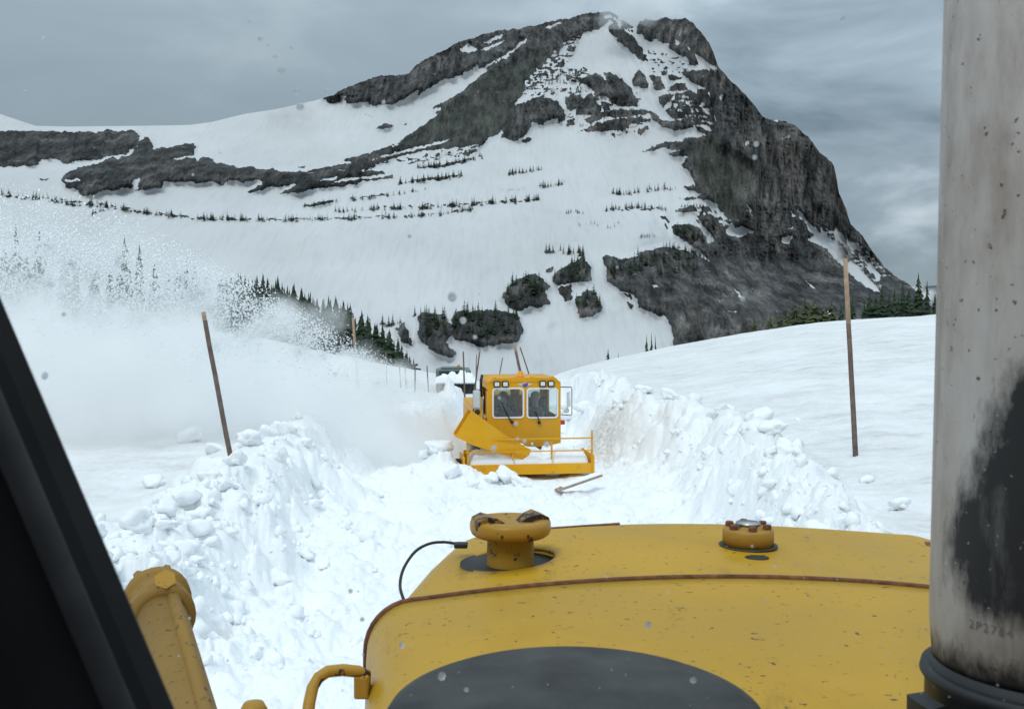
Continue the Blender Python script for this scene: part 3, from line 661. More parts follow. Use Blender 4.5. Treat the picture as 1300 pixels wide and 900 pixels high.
for i in range(100):
    px = 276 + 250 * (i / 99) + random.uniform(-6, 6)
    py = np.interp(px, [270, 300, 355, 400, 420, 450, 480, 505, 530], [348, 346, 350, 374, 371, 388, 404, 428, 456]) + abs(random.gauss(0, 9)) - 2
    D = 100 + random.uniform(-6, 14)
    tree(px, py, D, "dark conifer in the dense row sloping down behind the plume", G1, random.uniform(0.9, 1.4), sink=0.3)
G2 = "conifers behind the right snow crest"
tree(1166, 345, 104, "tallest dark spire conifer beside the exhaust pipe", G2, .85); tree(1177, 356, 106, "narrow conifer between the tallest spire and the exhaust pipe", G2, .8)
ORDL = "leftmost second third fourth fifth sixth seventh eighth ninth tenth eleventh twelfth rightmost".split()
def from_left(i, n): return "rightmost" if i == n - 1 else ("leftmost" if i == 0 else ORDL[i] + " from the left")
for i, (px, py) in enumerate(sorted([(1187, 372), (1154, 365), (1146, 358), (1136, 364), (1129, 372), (1120, 361), (1112, 374), (1104, 370), (1097, 380), (1158, 378), (1141, 376), (1082, 373), (1068, 384)])):
    tree(px, py, random.uniform(100, 116), from_left(i, 13) + " of the dark conifers on the crest left of the exhaust pipe", G2, random.uniform(.9, 1.3))
for i, (px, py) in enumerate(sorted([(1010, 381), (1022, 378), (1034, 376), (1046, 384), (1056, 380), (1000, 392), (990, 396), (1030, 390), (978, 398), (958, 402)])):
    tree(px, py, random.uniform(88, 98), from_left(i, 10) + " of the pale olive conifers behind the snow crest", "pale conifers under the cliff", 1.2, pale)
tree(821, 423, 140, "tall conifer on the left of the trio on the crest", "trio of crest conifers", .5); tree(827, 421, 141, "middle conifer of the trio on the snow crest", "trio of crest conifers", .5); tree(832, 424, 140, "right conifer of the trio on the snow crest", "trio of crest conifers", .45)
tree(772, 441, 130, "broad lone conifer poking over the crest above the blower", "pair of crest conifers", .7); tree(785, 445, 128, "tiny slim conifer right of the broad one above the blower", "pair of crest conifers", .4)
# trees standing on the cliffs of the bowl: single meshes, a few pixels each
def cliff_tree(px, pbase, hpx, group, label):
    p = m_point(px, pbase); o = link("conifer", random.choice(small), None, p + Vector((0, -1.5, -0.4)), (0, 0, random.random() * 6))
    hpx *= 1.3; h = hpx / F * p.y; w = h * random.uniform(.8, 1.2); o.scale = (w, w, h); tag(o, label, "tree", group)
def scatter(poly, n, h0, h1, group, label):
    xs = [p[0] for p in poly]; ys = [p[1] for p in poly]; k = 0
    while k < n:
        x, y = random.uniform(min(xs), max(xs)), random.uniform(min(ys), max(ys))
        if inpoly(np.array([x]), np.array([y]), poly)[0]: cliff_tree(x, y, random.uniform(h0, h1), group, label); k += 1
scatter([(572,410),(580,398),(632,394),(656,402),(662,420),(640,426),(590,424)], 46, 9, 15, "conifers on the lower bowl cliff", "small conifer crowding the lowest cliff band in the snow bowl")
scatter([(532,405),(536,399),(562,401),(572,414),(566,428),(538,426)], 24, 9, 14, "conifers on the left bowl cliff", "small conifer on the leftmost cliff of the snow bowl")
scatter([(640,374),(652,358),(677,349),(692,357),(694,368),(676,376),(650,384)], 30, 9, 14, "conifers on the middle bowl cliff", "small conifer on the middle cliff of the snow bowl")
scatter([(702,352),(720,340),(742,328),(750,342),(746,354),(712,358)], 26, 8, 13, "conifers on the upper bowl cliff", "small conifer on the upper square cliff of the snow bowl")
scatter([(731,384),(745,371),(757,373),(762,388),(742,394)], 12, 8, 13, "conifers on the small right bowl cliff", "small conifer on the small cliff right in the snow bowl")
scatter([(765,332),(790,334),(812,325),(850,318),(890,328),(885,345),(820,350),(775,352)], 46, 8, 13, "conifers along the great cliff edge", "small conifer along the tree-lined edge of the great right cliff")
scatter([(853,290),(884,290),(897,308),(880,306)], 16, 6, 9, "conifers on the wedge below the snow tongue", "small conifer on the dark wedge between two snow tongues")
scatter([(688,321),(705,316),(742,320),(746,330),(728,322),(700,322)], 20, 7, 10, "conifers on the curved ledge", "small conifer on the curved ledge above the bowl cliffs")
for px, py in ((494, 412), (499, 410), (486, 410), (545, 400), (527, 400), (650, 362), (655, 360)): cliff_tree(px, py, 10, "stray conifers in the bowl", "stray small conifer beside the bowl cliffs")
def tree_rows():
    rows = [([(0,247),(26,250),(60,253),(80,258),(100,261),(124,259),(140,263),(164,267),(190,271),(220,274),(260,278)], 120, 4.5, 8), ([(260,278),(292,278),(320,279),(380,279),(440,278),(520,275),(560,272)], 110, 4, 8),
     ([(420,269),(480,265),(528,265),(584,261),(620,258),(664,255),(684,253)], 110, 4, 8), ([(560,272),(600,266),(584,268)], 20, 4, 7), ([(382,263),(420,257),(490,249),(540,240)], 60, 3, 6), ([(505,233),(540,229),(586,223)], 46, 5, 9), ([(528,213),(560,210),(612,200)], 46, 4, 7),
     ([(644,221),(665,219),(688,215)], 26, 4, 7), ([(684,238),(700,236),(716,233)], 20, 4, 7), ([(632,242),(665,240)], 8, 2, 3), ([(776,244),(785,246),(800,246),(815,243)], 18, 4, 8), ([(820,242),(841,240),(857,240)], 14, 4, 8),
     ([(766,268),(792,264),(817,263),(845,266)], 40, 3.5, 7), ([(718,270),(730,268),(740,271)], 8, 3, 6), ([(733,285),(754,284),(770,290),(785,284)], 10, 2, 5), ([(813,300),(832,299)], 12, 2, 5),
     ([(140,266),(124,268),(118,272)], 12, 4, 7), ([(487,413),(510,410)], 12, 4, 7), ([(690,116),(750,112)], 22, 2, 4), ([(676,100),(745,92)], 40, 2, 4), ([(690,106),(735,104)], 26, 2, 4), ([(720,128),(760,126)], 22, 2, 4), ([(745,145),(820,143)], 36, 2, 4), ([(735,160),(825,153)], 40, 2, 4),
     ([(860,142),(905,150)], 20, 2, 4), ([(863,262),(900,264)], 24, 3, 5), ([(842,312),(880,320),(902,334)], 26, 5, 8), ([(520,206),(600,190)], 20, 2, 4)]
    base = [conifer_mesh(40 + i, 6, 6, .3, .2) for i in range(3)]; VV = []; TT = []; n = 0
    for pts, cnt, h0, h1 in rows:
        xs = [p[0] for p in pts]; ys = [p[1] for p in pts]; s = np.linspace(0, 1, len(pts))
        for k in range(int(cnt * 1.7)):
            u = random.random(); u = min(max(u + 0.03 * math.sin(u * 60), 0), 1)
            px, py = np.interp(u, s, xs), np.interp(u, s, ys) + random.gauss(0, 0.9); p = m_point(px, py)
            h = random.uniform(h0, h1) * random.uniform(.7, 1.35) / F * p.y; V, T = random.choice(base)
            VV.append(V * np.array([h * 1.15, h * 1.15, h]) + np.array([p.x, p.y - 1.5, p.z - .3])); TT.append(T + n); n += len(V)
    tag(link("distant_conifers", tri_mesh("distant_conifers", np.concatenate(VV), np.concatenate(TT), M_leaf)), "lines of tiny dark conifers along the snowy terraces of the mountain", "trees", kind='stuff')
tree_rows()

# ------------------------------------------------------------------ snow chunks
def chunk_mesh(seed, sub=2):
    bm = bmesh.new(); bmesh.ops.create_icosphere(bm, subdivisions=sub, radius=1); r = random.Random(seed)
    ax = [Vector((r.gauss(0, 1), r.gauss(0, 1), r.gauss(0, 1))).normalized() for _ in range(14)]; off = [r.uniform(.42, .9) for _ in ax]
    from mathutils import noise
    for v in bm.verts:
        d = v.co.normalized(); q = 1.0
        for a, o in zip(ax, off):
            k = d.dot(a)
            if k > 0.05: q = min(q, o / k)
        v.co = d * (q + 0.26 * noise.noise(d * 1.9 + Vector((seed, 0, 0))) + 0.15 * noise.noise(d * 4.5 + Vector((0, seed, 0))) + 0.08 * noise.noise(d * 11 + Vector((0, seed, 3))))
        v.co.z *= 0.8
    for f in bm.faces: f.smooth = True
    V = np.array([v.co[:] for v in bm.verts]); T = np.array([[v.index for v in f.verts] for f in bm.faces]); me = bpy.data.meshes.new("snow_chunk"); bm.to_mesh(me); bm.free(); me.materials.append(M_fresh)
    return V, T, me
chunks = [chunk_mesh(s, 3) for s in range(6)]; bits = [chunk_mesh(s + 20, 2) for s in range(6)]
def chunk(px, py, D, r, label, group=None):
    r *= 0.9
    x = (px - CX) / F * D; o = link("snow_chunk", random.choice(chunks)[2], None, (x, D, gz(x, D) + r * 0.35), (random.uniform(-.5, .5), random.uniform(-.5, .5), random.random() * 6), (r * random.uniform(1, 1.5), r, r * random.uniform(.7, 1.05)))
    return tag(o, label, "snow chunk", group)
chunk(194, 621, 14.6, .19, "lone snow chunk lying on the flat crust right of the dark pillar"); chunk(272, 584, 18.2, .24, "snow block beside the foot of the left marker pole", "blocks by the left pole")
chunk(245, 562, 20.0, .3, "broad snow block on the crust left of the left marker pole", "blocks by the left pole"); chunk(232, 673, 12.0, .19, "snow block at the outer foot of the left bank", "left bank blocks")
chunk(175, 705, 10.6, .24, "smooth snow block against the dark pillar above the lift cylinder", "left bank blocks")
ORD = "nearest second third fourth fifth sixth seventh eighth ninth tenth eleventh twelfth farthest".split()
def ordered(spots, pre, post, group):
    for i, (px, py, D, r) in enumerate(sorted(spots, key=lambda t: t[2])):
        w = ORD[i] if i < len(spots) - 1 else "farthest"
        chunk(px, py, D, r, pre + " " + (w if w in ("nearest", "farthest") else w + " nearest") + " " + post, group)
ordered(((268, 640, 12.9, .2), (286, 648, 12.6, .17), (300, 610, 14.6, .24), (318, 585, 16, .26), (340, 560, 17.6, .3), (362, 545, 19.4, .32), (330, 620, 13.8, .18), (255, 668, 11.8, .18), (212, 690, 11.0, .18), (352, 590, 15.6, .2), (388, 560, 18.6, .2)), "rough snow clod heaped on the left road bank,", "of them to the bulldozer", "clods on the left bank")
ordered(((848, 512, 24.5, .3), (880, 520, 22.5, .28), (912, 540, 20, .28), (940, 565, 17.8, .3), (962, 545, 18.8, .32), (985, 590, 15.4, .26), (1000, 620, 13.8, .24), (955, 600, 15.8, .2), (900, 575, 18.4, .22), (860, 545, 21.2, .2), (820, 508, 26.5, .28), (925, 520, 20.5, .22), (985, 620, 14, .18)), "rough snow clod heaped on the right road bank,", "of them to the bulldozer", "clods on the right bank")
ordered(((642, 603, 19.2, .30), (624, 608, 18.9, .2), (663, 610, 18.8, .2), (560, 575, 20.2, .3), (575, 600, 19.2, .22), (600, 614, 18.5, .16), (540, 585, 20.4, .26)), "snow clod spilled before the yellow blower,", "of them to the bulldozer", "clods before the blower")
ordered(((690, 470, 30.5, .4), (705, 468, 31.5, .42), (722, 474, 30.6, .36), (740, 480, 29, .36), (676, 474, 31, .3)), "snow clod on the heap behind the blower cab,", "of them to the bulldozer", "clods behind the cab")
chunk(1142, 668, 10.8, .17, "pale snow clod on the crust by the exhaust pipe above the hood")
def rubble():
    VV, TT, n = [], [], 0; N = 2300
    y = 1 / rng.uniform(1 / 30, 1 / 8.2, N); side = rng.random(N)
    xl, xr = road_edges(y); g = rng.normal(0.75, 0.6, N)
    x = np.where(side < .40, xl - g, np.where(side < .78, xr + g * .75 + .2, xl + (xr - xl) * rng.random(N)))
    r = 0.012 + 0.14 * rng.random(N)**6; r = np.where(side >= .78, r * 0.75, r)
    z, _, _ = ground(x, y)
    for i in range(N):
        V, T, _m = bits[i % 6]; a = rng.random() * 6.28; c, s = math.cos(a), math.sin(a)
        Q = V * r[i] * (0.8 + 0.5 * rng.random(3)); Q = np.stack([Q[:, 0] * c - Q[:, 1] * s, Q[:, 0] * s + Q[:, 1] * c, Q[:, 2]], 1)
        VV.append(Q + np.array([x[i], y[i], z[i] + r[i] * .25])); TT.append(T + n); n += len(V)
    tag(link("snow_rubble", tri_mesh("snow_rubble", np.concatenate(VV), np.concatenate(TT), M_fresh, True)), "loose crumbs of broken snow scattered over the road and banks", "snow", kind='stuff')
rubble()

# ------------------------------------------------------------------ marker poles
def pole(px0, py0, D0, px1, py1, D1, r, label, tip=0.12, group="marker poles along the road", bury=0.3):
    a, b = P(px0, py0, D0), P(px1, py1, D1); d = (b - a).normalized(); a2 = a - d * bury
    o = empty("snow_pole", a, (0, 0, 0), label, "pole", group); m = MB(); k = b - d * (b - a).length * tip; n = 6
    pts = [a2.lerp(k, i / n) + Vector((random.uniform(-.12, .12) * r, 0, random.uniform(-.12, .12) * r)) for i in range(n + 1)]
    m.tube([p - a for p in pts], [r * 1.05 - .15 * r * i / n for i in range(n + 1)], 9); m.build("pole_shaft", M_pole, o)
    m = MB(); m.tube([k - a, b - a], [r * .9, r * .82], 9); m.build("pole_tip", M_tip, o); return o
pole(295, 592, 17, 258, 396, 16.8, .043, "leaning brown wooden pole on the left snowfield", .05); pole(1086, 580, 15, 1073, 328, 15.0, .040, "tall thin wooden pole on the right snowfield near the exhaust pipe", .33)
pole(451, 445, 46, 448, 403, 46, .07, "short tan pole among the dark conifers beyond the plume", .9, bury=3)
pole(663, 485, 29.5, 653, 437, 29.5, .045, "brown stake standing right behind the blower cab's beacon", .2, bury=1.2); pole(670, 470, 30.5, 660, 440, 30.5, .022, "thin dark stick leaning from the snow heap behind the cab", .05, bury=.6)
pole(603, 492, 40, 609, 445, 40, .035, "dark pole leaning right between the truck and the blower cab", .05, bury=1.2); pole(604, 488, 44, 605, 449, 44, .022, "thin upright pole just left of the leaning pole by the truck", .05, bury=1)
pole(633, 482, 38, 638, 454, 38, .022, "faint thin pole behind the left corner of the blower cab", .05, bury=1); pole(589, 474, 58, 588, 446, 58, .05, "thin pole standing behind the truck's snow load", .05, bury=2)
for px, y0, y1, lb in ((490, 478, 448, "leftmost thin pole on the far bank"), (507, 480, 462, "second thin pole on the far bank"), (514, 478, 464, "third thin pole on the far bank"), (542, 480, 464, "short thin pole left of the distant truck")):
    pole(px + 1, y0, 62, px, y1, 62, .04, lb, .05, bury=1.5)
def sign_post():
    o = empty("marker_post", P(527, 485, 60), label="small post with a crooked dark board beyond the plume", cat="post"); m = MB(); m.tube([(0, 0, -1.5), (0, 0, 1.0)], .045, 7); m.build("post", M_pole, o)
    m = MB(); m.box(-.12, .42, -.03, .03, .93, 1.06, .01, Matrix.Rotation(R(-14), 4, 'Y')); m.box(-.2, .25, -.05, -.035, .76, .86, .01, Matrix.Rotation(R(8), 4, 'Y')); m.build("board", M_dark, o)
sign_post()

# ------------------------------------------------------------------ people
def person(root_parent, loc, rotz, label, jacket, hair_mat, short=True, s=1.0):
    """seated figure grown from a skinned skeleton: one continuous body, hair and coat as children"""
    o = empty("person", loc, (0, 0, rotz), label, "person", None)
    sk = {'pelvis': (0, 0, .08, .15), 'belly': (0, 0, .25, .15), 'chest': (0, .01, .44, .165), 'neck0': (0, .02, .57, .075), 'neck': (0, .015, .64, .058), 'head0': (0, -.015, .71, .078), 'head1': (0, -.01, .79, .098), 'crown': (0, .005, .86, .07)}
    V = []; Rr = []; E = []; ids = {}
    for k, (x, y, z, r) in sk.items(): ids[k] = len(V); V.append((x, y, z)); Rr.append(r)
    ks = list(sk); E += [(ids[a], ids[b]) for a, b in zip(ks, ks[1:])]
    for sx in (-1, 1):
        prev = ids['chest']
        for (x, y, z, r) in ((.19, .01, .50, .075), (.235, -.06, .30, .055), (.215, -.17, .19, .047), (.17, -.34, .27, .036), (.155, -.40, .29, .03)):
            V.append((sx * x, y, z)); Rr.append(r); E.append((prev, len(V) - 1)); prev = len(V) - 1
        hand = prev
        for j in range(4):
            q = hand; 
            for t in (1, 2): V.append((sx * (.155 - .012 * t), -.40 - .03 * t, .315 - .017 * j - .005 * t)); Rr.append(.0095); E.append((q, len(V) - 1)); q = len(V) - 1
        V.append((sx * .13, -.41, .325)); Rr.append(.011); E.append((hand, len(V) - 1))
        prev = ids['pelvis']
        for (x, y, z, r) in ((.09, -.02, .07, .10), (.11, -.42, .12, .075), (.11, -.47, -.28, .05), (.11, -.56, -.33, .04)):
            V.append((sx * x, y, z)); Rr.append(r); E.append((prev, len(V) - 1)); prev = len(V) - 1
    me = bpy.data.meshes.new("body"); me.from_pydata(V, E, []); b = link("body", me, o); md = b.modifiers.new("skin", 'SKIN')
    for i, r in enumerate(Rr): me.skin_vertices[0].data[i].radius = (r, r)
    me.skin_vertices[0].data[0].use_root = True; b.modifiers.new("sub", 'SUBSURF').levels = 2; b.modifiers["sub"].render_levels = 2
    me.materials.append(M_skin)
    m = MB(); m.lathe([(.16, .02), (.175, .2), (.185, .4), (.16, .52), (.09, .585), (.07, .60)], 20, Matrix.Diagonal((1.12, .95, 1, 1)))
    for sx in (-1, 1): m.tube([(sx * .15, .01, .50), (sx * .205, .005, .49), (sx * .245, -.06, .30), (sx * .222, -.17, .19), (sx * .178, -.33, .265)], [.085, .085, .068, .060, .046], 12)
    m.build("jacket", jacket, o)
    m = MB(); m.lathe([(.104, .76), (.112, .81), (.105, .86), (.075, .905), (.02, .925), (.001, .926)], 18, Matrix.Translation((0, .022, 0))); m.build("hair", hair_mat, o)
    m = MB()
    for sx in (-1, 1): m.lathe([(.001, -.012), (.012, -.004), (.012, .004), (.001, .012)], 8, Matrix.Translation((sx * .036, -.098, .785)))
    m.build("eyes", M_black, o)
    m = MB(); m.raw([(0, -.100, .79), (-.016, -.100, .752), (.016, -.100, .752), (0, -.128, .756)], [(0, 1, 3), (0, 3, 2), (1, 2, 3), (0, 2, 1)]); m.build("nose", M_skin, o)
    return o

# ------------------------------------------------------------------ the yellow rotary plough
def rrect(x0, x1, z0, z1, r, n=5):
    pts = []
    for cx, cz, a0 in ((x1 - r, z1 - r, 0), (x0 + r, z1 - r, 90), (x0 + r, z0 + r, 180), (x1 - r, z0 + r, 270)):
        for k in range(n + 1): a = R(a0 + 90 * k / n); pts.append((cx + r * math.cos(a), cz + r * math.sin(a)))
    return pts
def ring_prism(m, outer, inner, y0, y1):
    n = len(outer); V = [(x, y0, z) for x, z in outer] + [(x, y0, z) for x, z in inner] + [(x, y1, z) for x, z in outer] + [(x, y1, z) for x, z in inner]; Fc = []
    for k in range(n):
        j = (k + 1) % n; Fc += [(k, j, n + j, n + k), (2 * n + j, 2 * n + k, 3 * n + k, 3 * n + j), (j, k, 2 * n + k, 2 * n + j), (n + k, n + j, 3 * n + j, 3 * n + k)]
    m.raw(V, Fc)
def wall_with_holes(m, x0, x1, z0, z1, holes, y0, y1, r=.06):
    """flat panel with rounded window openings: each hole sits in its own column"""
    xs = [x0] + sum([[a, b] for a, b, _, _ in holes], []) + [x1]
    for i in range(0, len(xs), 2): m.box(xs[i], xs[i + 1], y0, y1, z0, z1)
    for a, b, c, d in holes:
        m.box(a, b, y0, y1, z0, c); m.box(a, b, y0, y1, d, z1)
        inn = rrect(a, b, c, d, r, 5)
        for cx, cz, q in ((b, d, 0), (a, d, 1), (a, c, 2), (b, c, 3)):
            arc = inn[q * 6:q * 6 + 6]; m.poly([(x, y0, z) for x, z in [(cx, cz)] + arc], (0, y1 - y0, 0))
def glass_mat(name, tint, refl):
    m, N, L, b = new_mat(name); N.remove(b); out = N['Material Output']
    t = N.new("ShaderNodeBsdfTransparent"); t.inputs[0].default_value = (*tint, 1); g = N.new("ShaderNodeBsdfGlossy"); g.inputs['Roughness'].default_value = .04
    mx = N.new("ShaderNodeMixShader"); fr = N.new("ShaderNodeFresnel"); fr.inputs[0].default_value = 1.5
    ad = N.new("ShaderNodeMath"); ad.inputs[1].default_value = refl; L.new(fr.outputs[0], ad.inputs[0])
    L.new(ad.outputs[0], mx.inputs[0]); L.new(t.outputs[0], mx.inputs[1]); L.new(g.outputs[0], mx.inputs[2]); L.new(mx.outputs[0], out.inputs[0]); return m
M_glass = glass_mat("cab_glass", (.82, .87, .86), .03)
def emblem_mat():
    m, N, L, b = new_mat("emblem"); tc = N.new("ShaderNodeTexCoord"); sp = N.new("ShaderNodeSeparateXYZ"); L.new(tc.outputs['Object'], sp.inputs[0])
    s = N.new("ShaderNodeMath"); s.operation = 'MULTIPLY_ADD'; L.new(sp.outputs[0], s.inputs[0]); s.inputs[1].default_value = -.35; L.new(sp.outputs[2], s.inputs[2])
    r = N.new("ShaderNodeValToRGB"); mr = N.new("ShaderNodeMapRange"); mr.inputs[1].default_value = 1.72; mr.inputs[2].default_value = 1.96; L.new(s.outputs[0], mr.inputs[0]); L.new(mr.outputs[0], r.inputs[0])
    r.color_ramp.interpolation = 'CONSTANT'; e = r.color_ramp.elements; e[0].position = 0; e[0].color = (.03, .10, .42, 1); e[1].position = .38; e[1].color = (.5, .07, .08, 1); k = e.new(.47); k.color = (.75, .77, .8, 1); k = e.new(.53); k.color = (.05, .14, .5, 1)
    L.new(r.outputs[0], b.inputs['Base Color']); b.inputs['Roughness'].default_value = .35; return m
HEAD = ('housing', 'end_plate', 'gauge_wheel', 'auger', 'lower_rail', 'upper_rail', 'rail_post', 'chute', 'gearbox', 'hydraulic_ram')
def rotary_plow():
    global plow_root
    o = plow_root = empty("snow_blower", (.30, 20.0, .05), (R(0), R(0), R(8)), "yellow rotary snow blower with a two-window cab clearing the road", "snow blower")
    # cab: local x -0.86..0.76, front y=0.95
    x0, x1, y0, y1, z0, z1 = -.90, .76, .95, 2.55, .28, 2.02
    m = MB(); wins = [(-.78, -.10, 1.20, 1.84), (.00, .68, 1.19, 1.83)]
    wall_with_holes(m, x0, x1, z0, 1.98, wins, y0, y0 + .05); m.build("cab_front", M_plow, o)
    m = MB(); m.box(x0, x0 + .04, y0 + .052, y0 + .24, z0, 1.98); m.box(x0, x0 + .04, y1 - .3, y1 - .052, z0, 1.98); m.box(x0, x0 + .04, y0 + .24, y1 - .3, 1.83, 1.98); m.build("cab_side", M_plow, o); m = MB()
    m.box(x1 - .04, x1, y0 + .052, y1 - .052, z0, 1.2); m.box(x1 - .04, x1, y0 + .052, y1 - .052, 1.82, 1.98); m.box(x1 - .04, x1, y0 + .052, y0 + .2, 1.2, 1.82); m.box(x1 - .04, x1, y1 - .2, y1 - .052, 1.2, 1.82); m.build("cab_side", M_plow, o)
    m = MB(); wall_with_holes(m, x0, x1, z0, 1.98, [(-.70, -.16, 1.30, 1.80), (.06, .56, 1.30, 1.80)], y1 - .05, y1); m.build("cab_rear", M_plow, o)
    d = MB(); d.box(x0 - .01, x0 + .03, y0 + .244, y1 - .304, z0 + .05, 1.20); d.box(x0 - .01, x0 + .03, y0 + .244, y0 + .32, 1.202, 1.828); d.box(x0 - .01, x0 + .03, y1 - .38, y1 - .304, 1.202, 1.828); door = d.build("cab_door", M_plow, o)
    h = MB(); h.tube([(x0 - .06, y0 + .36, .9), (x0 - .07, y0 + .36, 1.0), (x0 - .07, y0 + .36, 1.55), (x0 - .05, y0 + .36, 1.65)], .018, 8); h.build("grab_rail", M_steel, door)
    m = MB(); m.poly([(x0 + .02, y0 - .01, 1.982), (x1 - .02, y0 - .01, 1.982), (x1 - .12, y0 - .01, 2.075), (x0 + .12, y0 - .01, 2.075)], (0, 1.62, 0)); m.build("cab_roof", M_plow, o)
    m = MB(); m.box(x0 + .05, x1 - .05, y0 + .06, y1 - .06, z0 + .02, z0 + .06); m.box(x0 + .05, x1 - .05, y0 + .06, y0 + .30, .62, 1.12, .03); m.build("dashboard", M_inner, o)
    for a, b, c, dd in wins:
        w = MB(); ring_prism(w, rrect(a - .022, b + .022, c - .022, dd + .022, .08), rrect(a + .012, b - .012, c + .012, dd - .012, .055), y0 - .016, y0 + .02); wf = w.build("window_frame", M_white, o)
        g = MB(); g.poly([(x, y0 + .022, z) for x, z in rrect(a + .005, b - .005, c + .005, dd - .005, .055)], (0, .006, 0)); g.build("window_pane", M_glass, wf)
    for a, b in ((-.70, -.16), (.06, .56)):
        w = MB(); w.box(a + .004, b - .004, y1 - .03, y1 - .024, 1.304, 1.796); w.build("rear_pane", M_glass, o)
    for pts in ([(-.36, y0 - .035, 1.10), (-.42, y0 - .04, 1.18), (-.60, y0 - .035, 1.56)], [(.26, y0 - .035, 1.08), (.25, y0 - .04, 1.14), (.19, y0 - .035, 1.32)]):
        w = MB(); w.tube(pts, [.022, .014, .010], 7); w.lathe([(.001, -.03), (.035, -.03), (.035, .03), (.001, .03)], 12, Matrix.Translation(pts[0]) @ Matrix.Rotation(R(90), 4, 'X')); w.build("wiper", M_black, o)
    for cx in (-.70, -.51, .34, .53):
        l = MB(); l.box(cx - .075, cx + .075, y0 - .05, y0 - .002, 1.875, 2.01, .012); lf = l.build("work_light", M_dark, o)
        l = MB(); l.box(cx - .05, cx + .05, y0 - .058, y0 - .0505, 1.898, 1.985, .004); l.build("lens", M_lens, lf)
    e = MB(); e.lathe([(.001, -.012), (.062, -.012), (.062, .0)], 24, Matrix.Translation((-.055, y0 - .004, 1.925)) @ Matrix.Rotation(R(90), 4, 'X')); 
    em = bpy.data.objects.new; eo = e.build("emblem", M_emblem, o)
    e = MB()
    for sx in (-1, 1): e.poly([(-.055 + sx * .064, y0 - .008, 1.952), (-.055 + sx * .19, y0 - .008, 1.945), (-.055 + sx * .13, y0 - .008, 1.918), (-.055 + sx * .064, y0 - .008, 1.905)], (0, .006, 0))
    e.build("emblem_wings", M_mirror, eo)
    b = MB(); b.lathe([(.075, 0), (.075, .02), (.066, .03), (.062, .12), (.05, .135), (.001, .138)], 20, Matrix.Translation((-.12, y0 + .25, 2.075))); b.build("beacon", M_amber, o)
    for cx in (-.74, -.27, .10, .58):
        b = MB(); b.lathe([(.035, 0), (.035, .015), (.025, .035), (.001, .045)], 12, Matrix.Translation((cx, y0 + .05, 2.075))); b.build("clearance_lamp", M_amber, o)
    # mirrors
    q = MB(); q.tube([(x1, y0 + .1, 1.86), (x1 + .24, y0 - .03, 1.86), (x1 + .25, y0 - .03, 1.82), (x1 + .25, y0 - .03, 1.26), (x1 + .23, y0 - .03, 1.23), (x1, y0 + .1, 1.24)], .010, 8); br = q.build("mirror_bracket", M_black, o)
    q = MB(); q.tube([(x1 + .11, y0 - .04, 1.36), (x1 + .14, y0 - .04, 1.42), (x1 + .14, y0 - .04, 1.74), (x1 + .20, y0 - .04, 1.76), (x1 + .21, y0 - .04, 1.44), (x1 + .12, y0 - .04, 1.40)], .012, 8); q.box(x1 + .145, x1 + .20, y0 - .05, y0 - .02, 1.42, 1.74, .01); q.build("mirror", M_mirror, br)
    q = MB(); q.lathe([(.001, 0), (.058, .002), (.06, .02), (.04, .035), (.001, .04)], 18, Matrix.Translation((x1 + .13, y0 - .03, 1.34)) @ Matrix.Rotation(R(-90), 4, 'X')); q.build("convex_mirror", M_mirror, br)
    q = MB(); q.tube([(x0, y0 + .1, 1.80), (x0 - .16, y0 + .0, 1.82), (x0 - .32, y0 - .03, 1.80), (x0 - .33, y0 - .03, 1.22), (x0, y0 + .12, 1.16)], .010, 8); br = q.build("mirror_bracket", M_black, o)
    q = MB(); q.box(x0 - .345, x0 - .175, y0 - .07, y0 - .03, 1.40, 1.82, .035); q.build("mirror", M_mirror, br)
    q = MB(); q.lathe([(.001, -.03), (.06, -.025), (.062, .01), (.03, .05), (.001, .055)], 16, Matrix.Translation((x0 - .24, y0 - .04, 1.335)) @ Matrix.Rotation(R(90), 4, 'X')); q.build("convex_mirror", M_black, br)
    q = MB(); q.box(x1 + .002, x1 + .10, y0 + .01, y0 + .06, 1.02, 1.12, .012); q.build("side_marker", M_red, o)
    q = MB(); q.box(x0 - .10, x0 - .012, y0 + .01, y0 + .06, 1.06, 1.15, .012); q.build("side_marker", M_red, o)
    q = MB(); q.tube([(x0 - .09, y0 + .55, 1.62), (x0 - .09, y0 + .55, 2.0), (x0 - .06, y0 + .57, 2.12)], .035, 10); q.build("exhaust", M_dark, o)
    for c in list(o.children_recursive):          # fit the cab to its place over the tracks
        c.data.transform(Matrix.Translation((.165, 0, 0)) @ Matrix.Diagonal((.945, 1, .955, 1)))
    # engine body behind the cab and crawler frame
    q = MB(); q.box(-.85, .72, y1 + .02, y1 + 2.4, .35, 1.28, .04); q.box(-.6, .5, y1 + .3, y1 + 1.6, 1.282, 1.5, .03); q.build("engine_body", M_plow, o)
    for sx in (-.80, .40):
        q = MB(); q.box(sx, sx + .36, .9, y1 + 2.2, .0, .34, .1); q.build("track", M_black, o)
    # blower head
    q = MB(); q.box(-1.22, 1.36, .02, .06, -.02, .19, .01); q.box(-1.22, 1.36, .75, .80, .02, .40, .01); q.box(-1.22, 1.36, .062, .748, .02, .05); q.build("housing", M_plow, o)
    for sx in (-1.30, 1.362):
        q = MB(); q.box(sx, sx + .045, -.02, .86, -.02, .36, .012); q.build("end_plate", M_plow, o)
    q = MB(); q.lathe([(.001, -.06), (.15, -.06), (.17, -.04), (.17, .04), (.15, .06), (.001, .06)], 22, Matrix.Translation((-1.375, .35, .12)) @ Matrix.Rotation(R(90), 4, 'Y')); q.build("gauge_wheel", M_black, o)
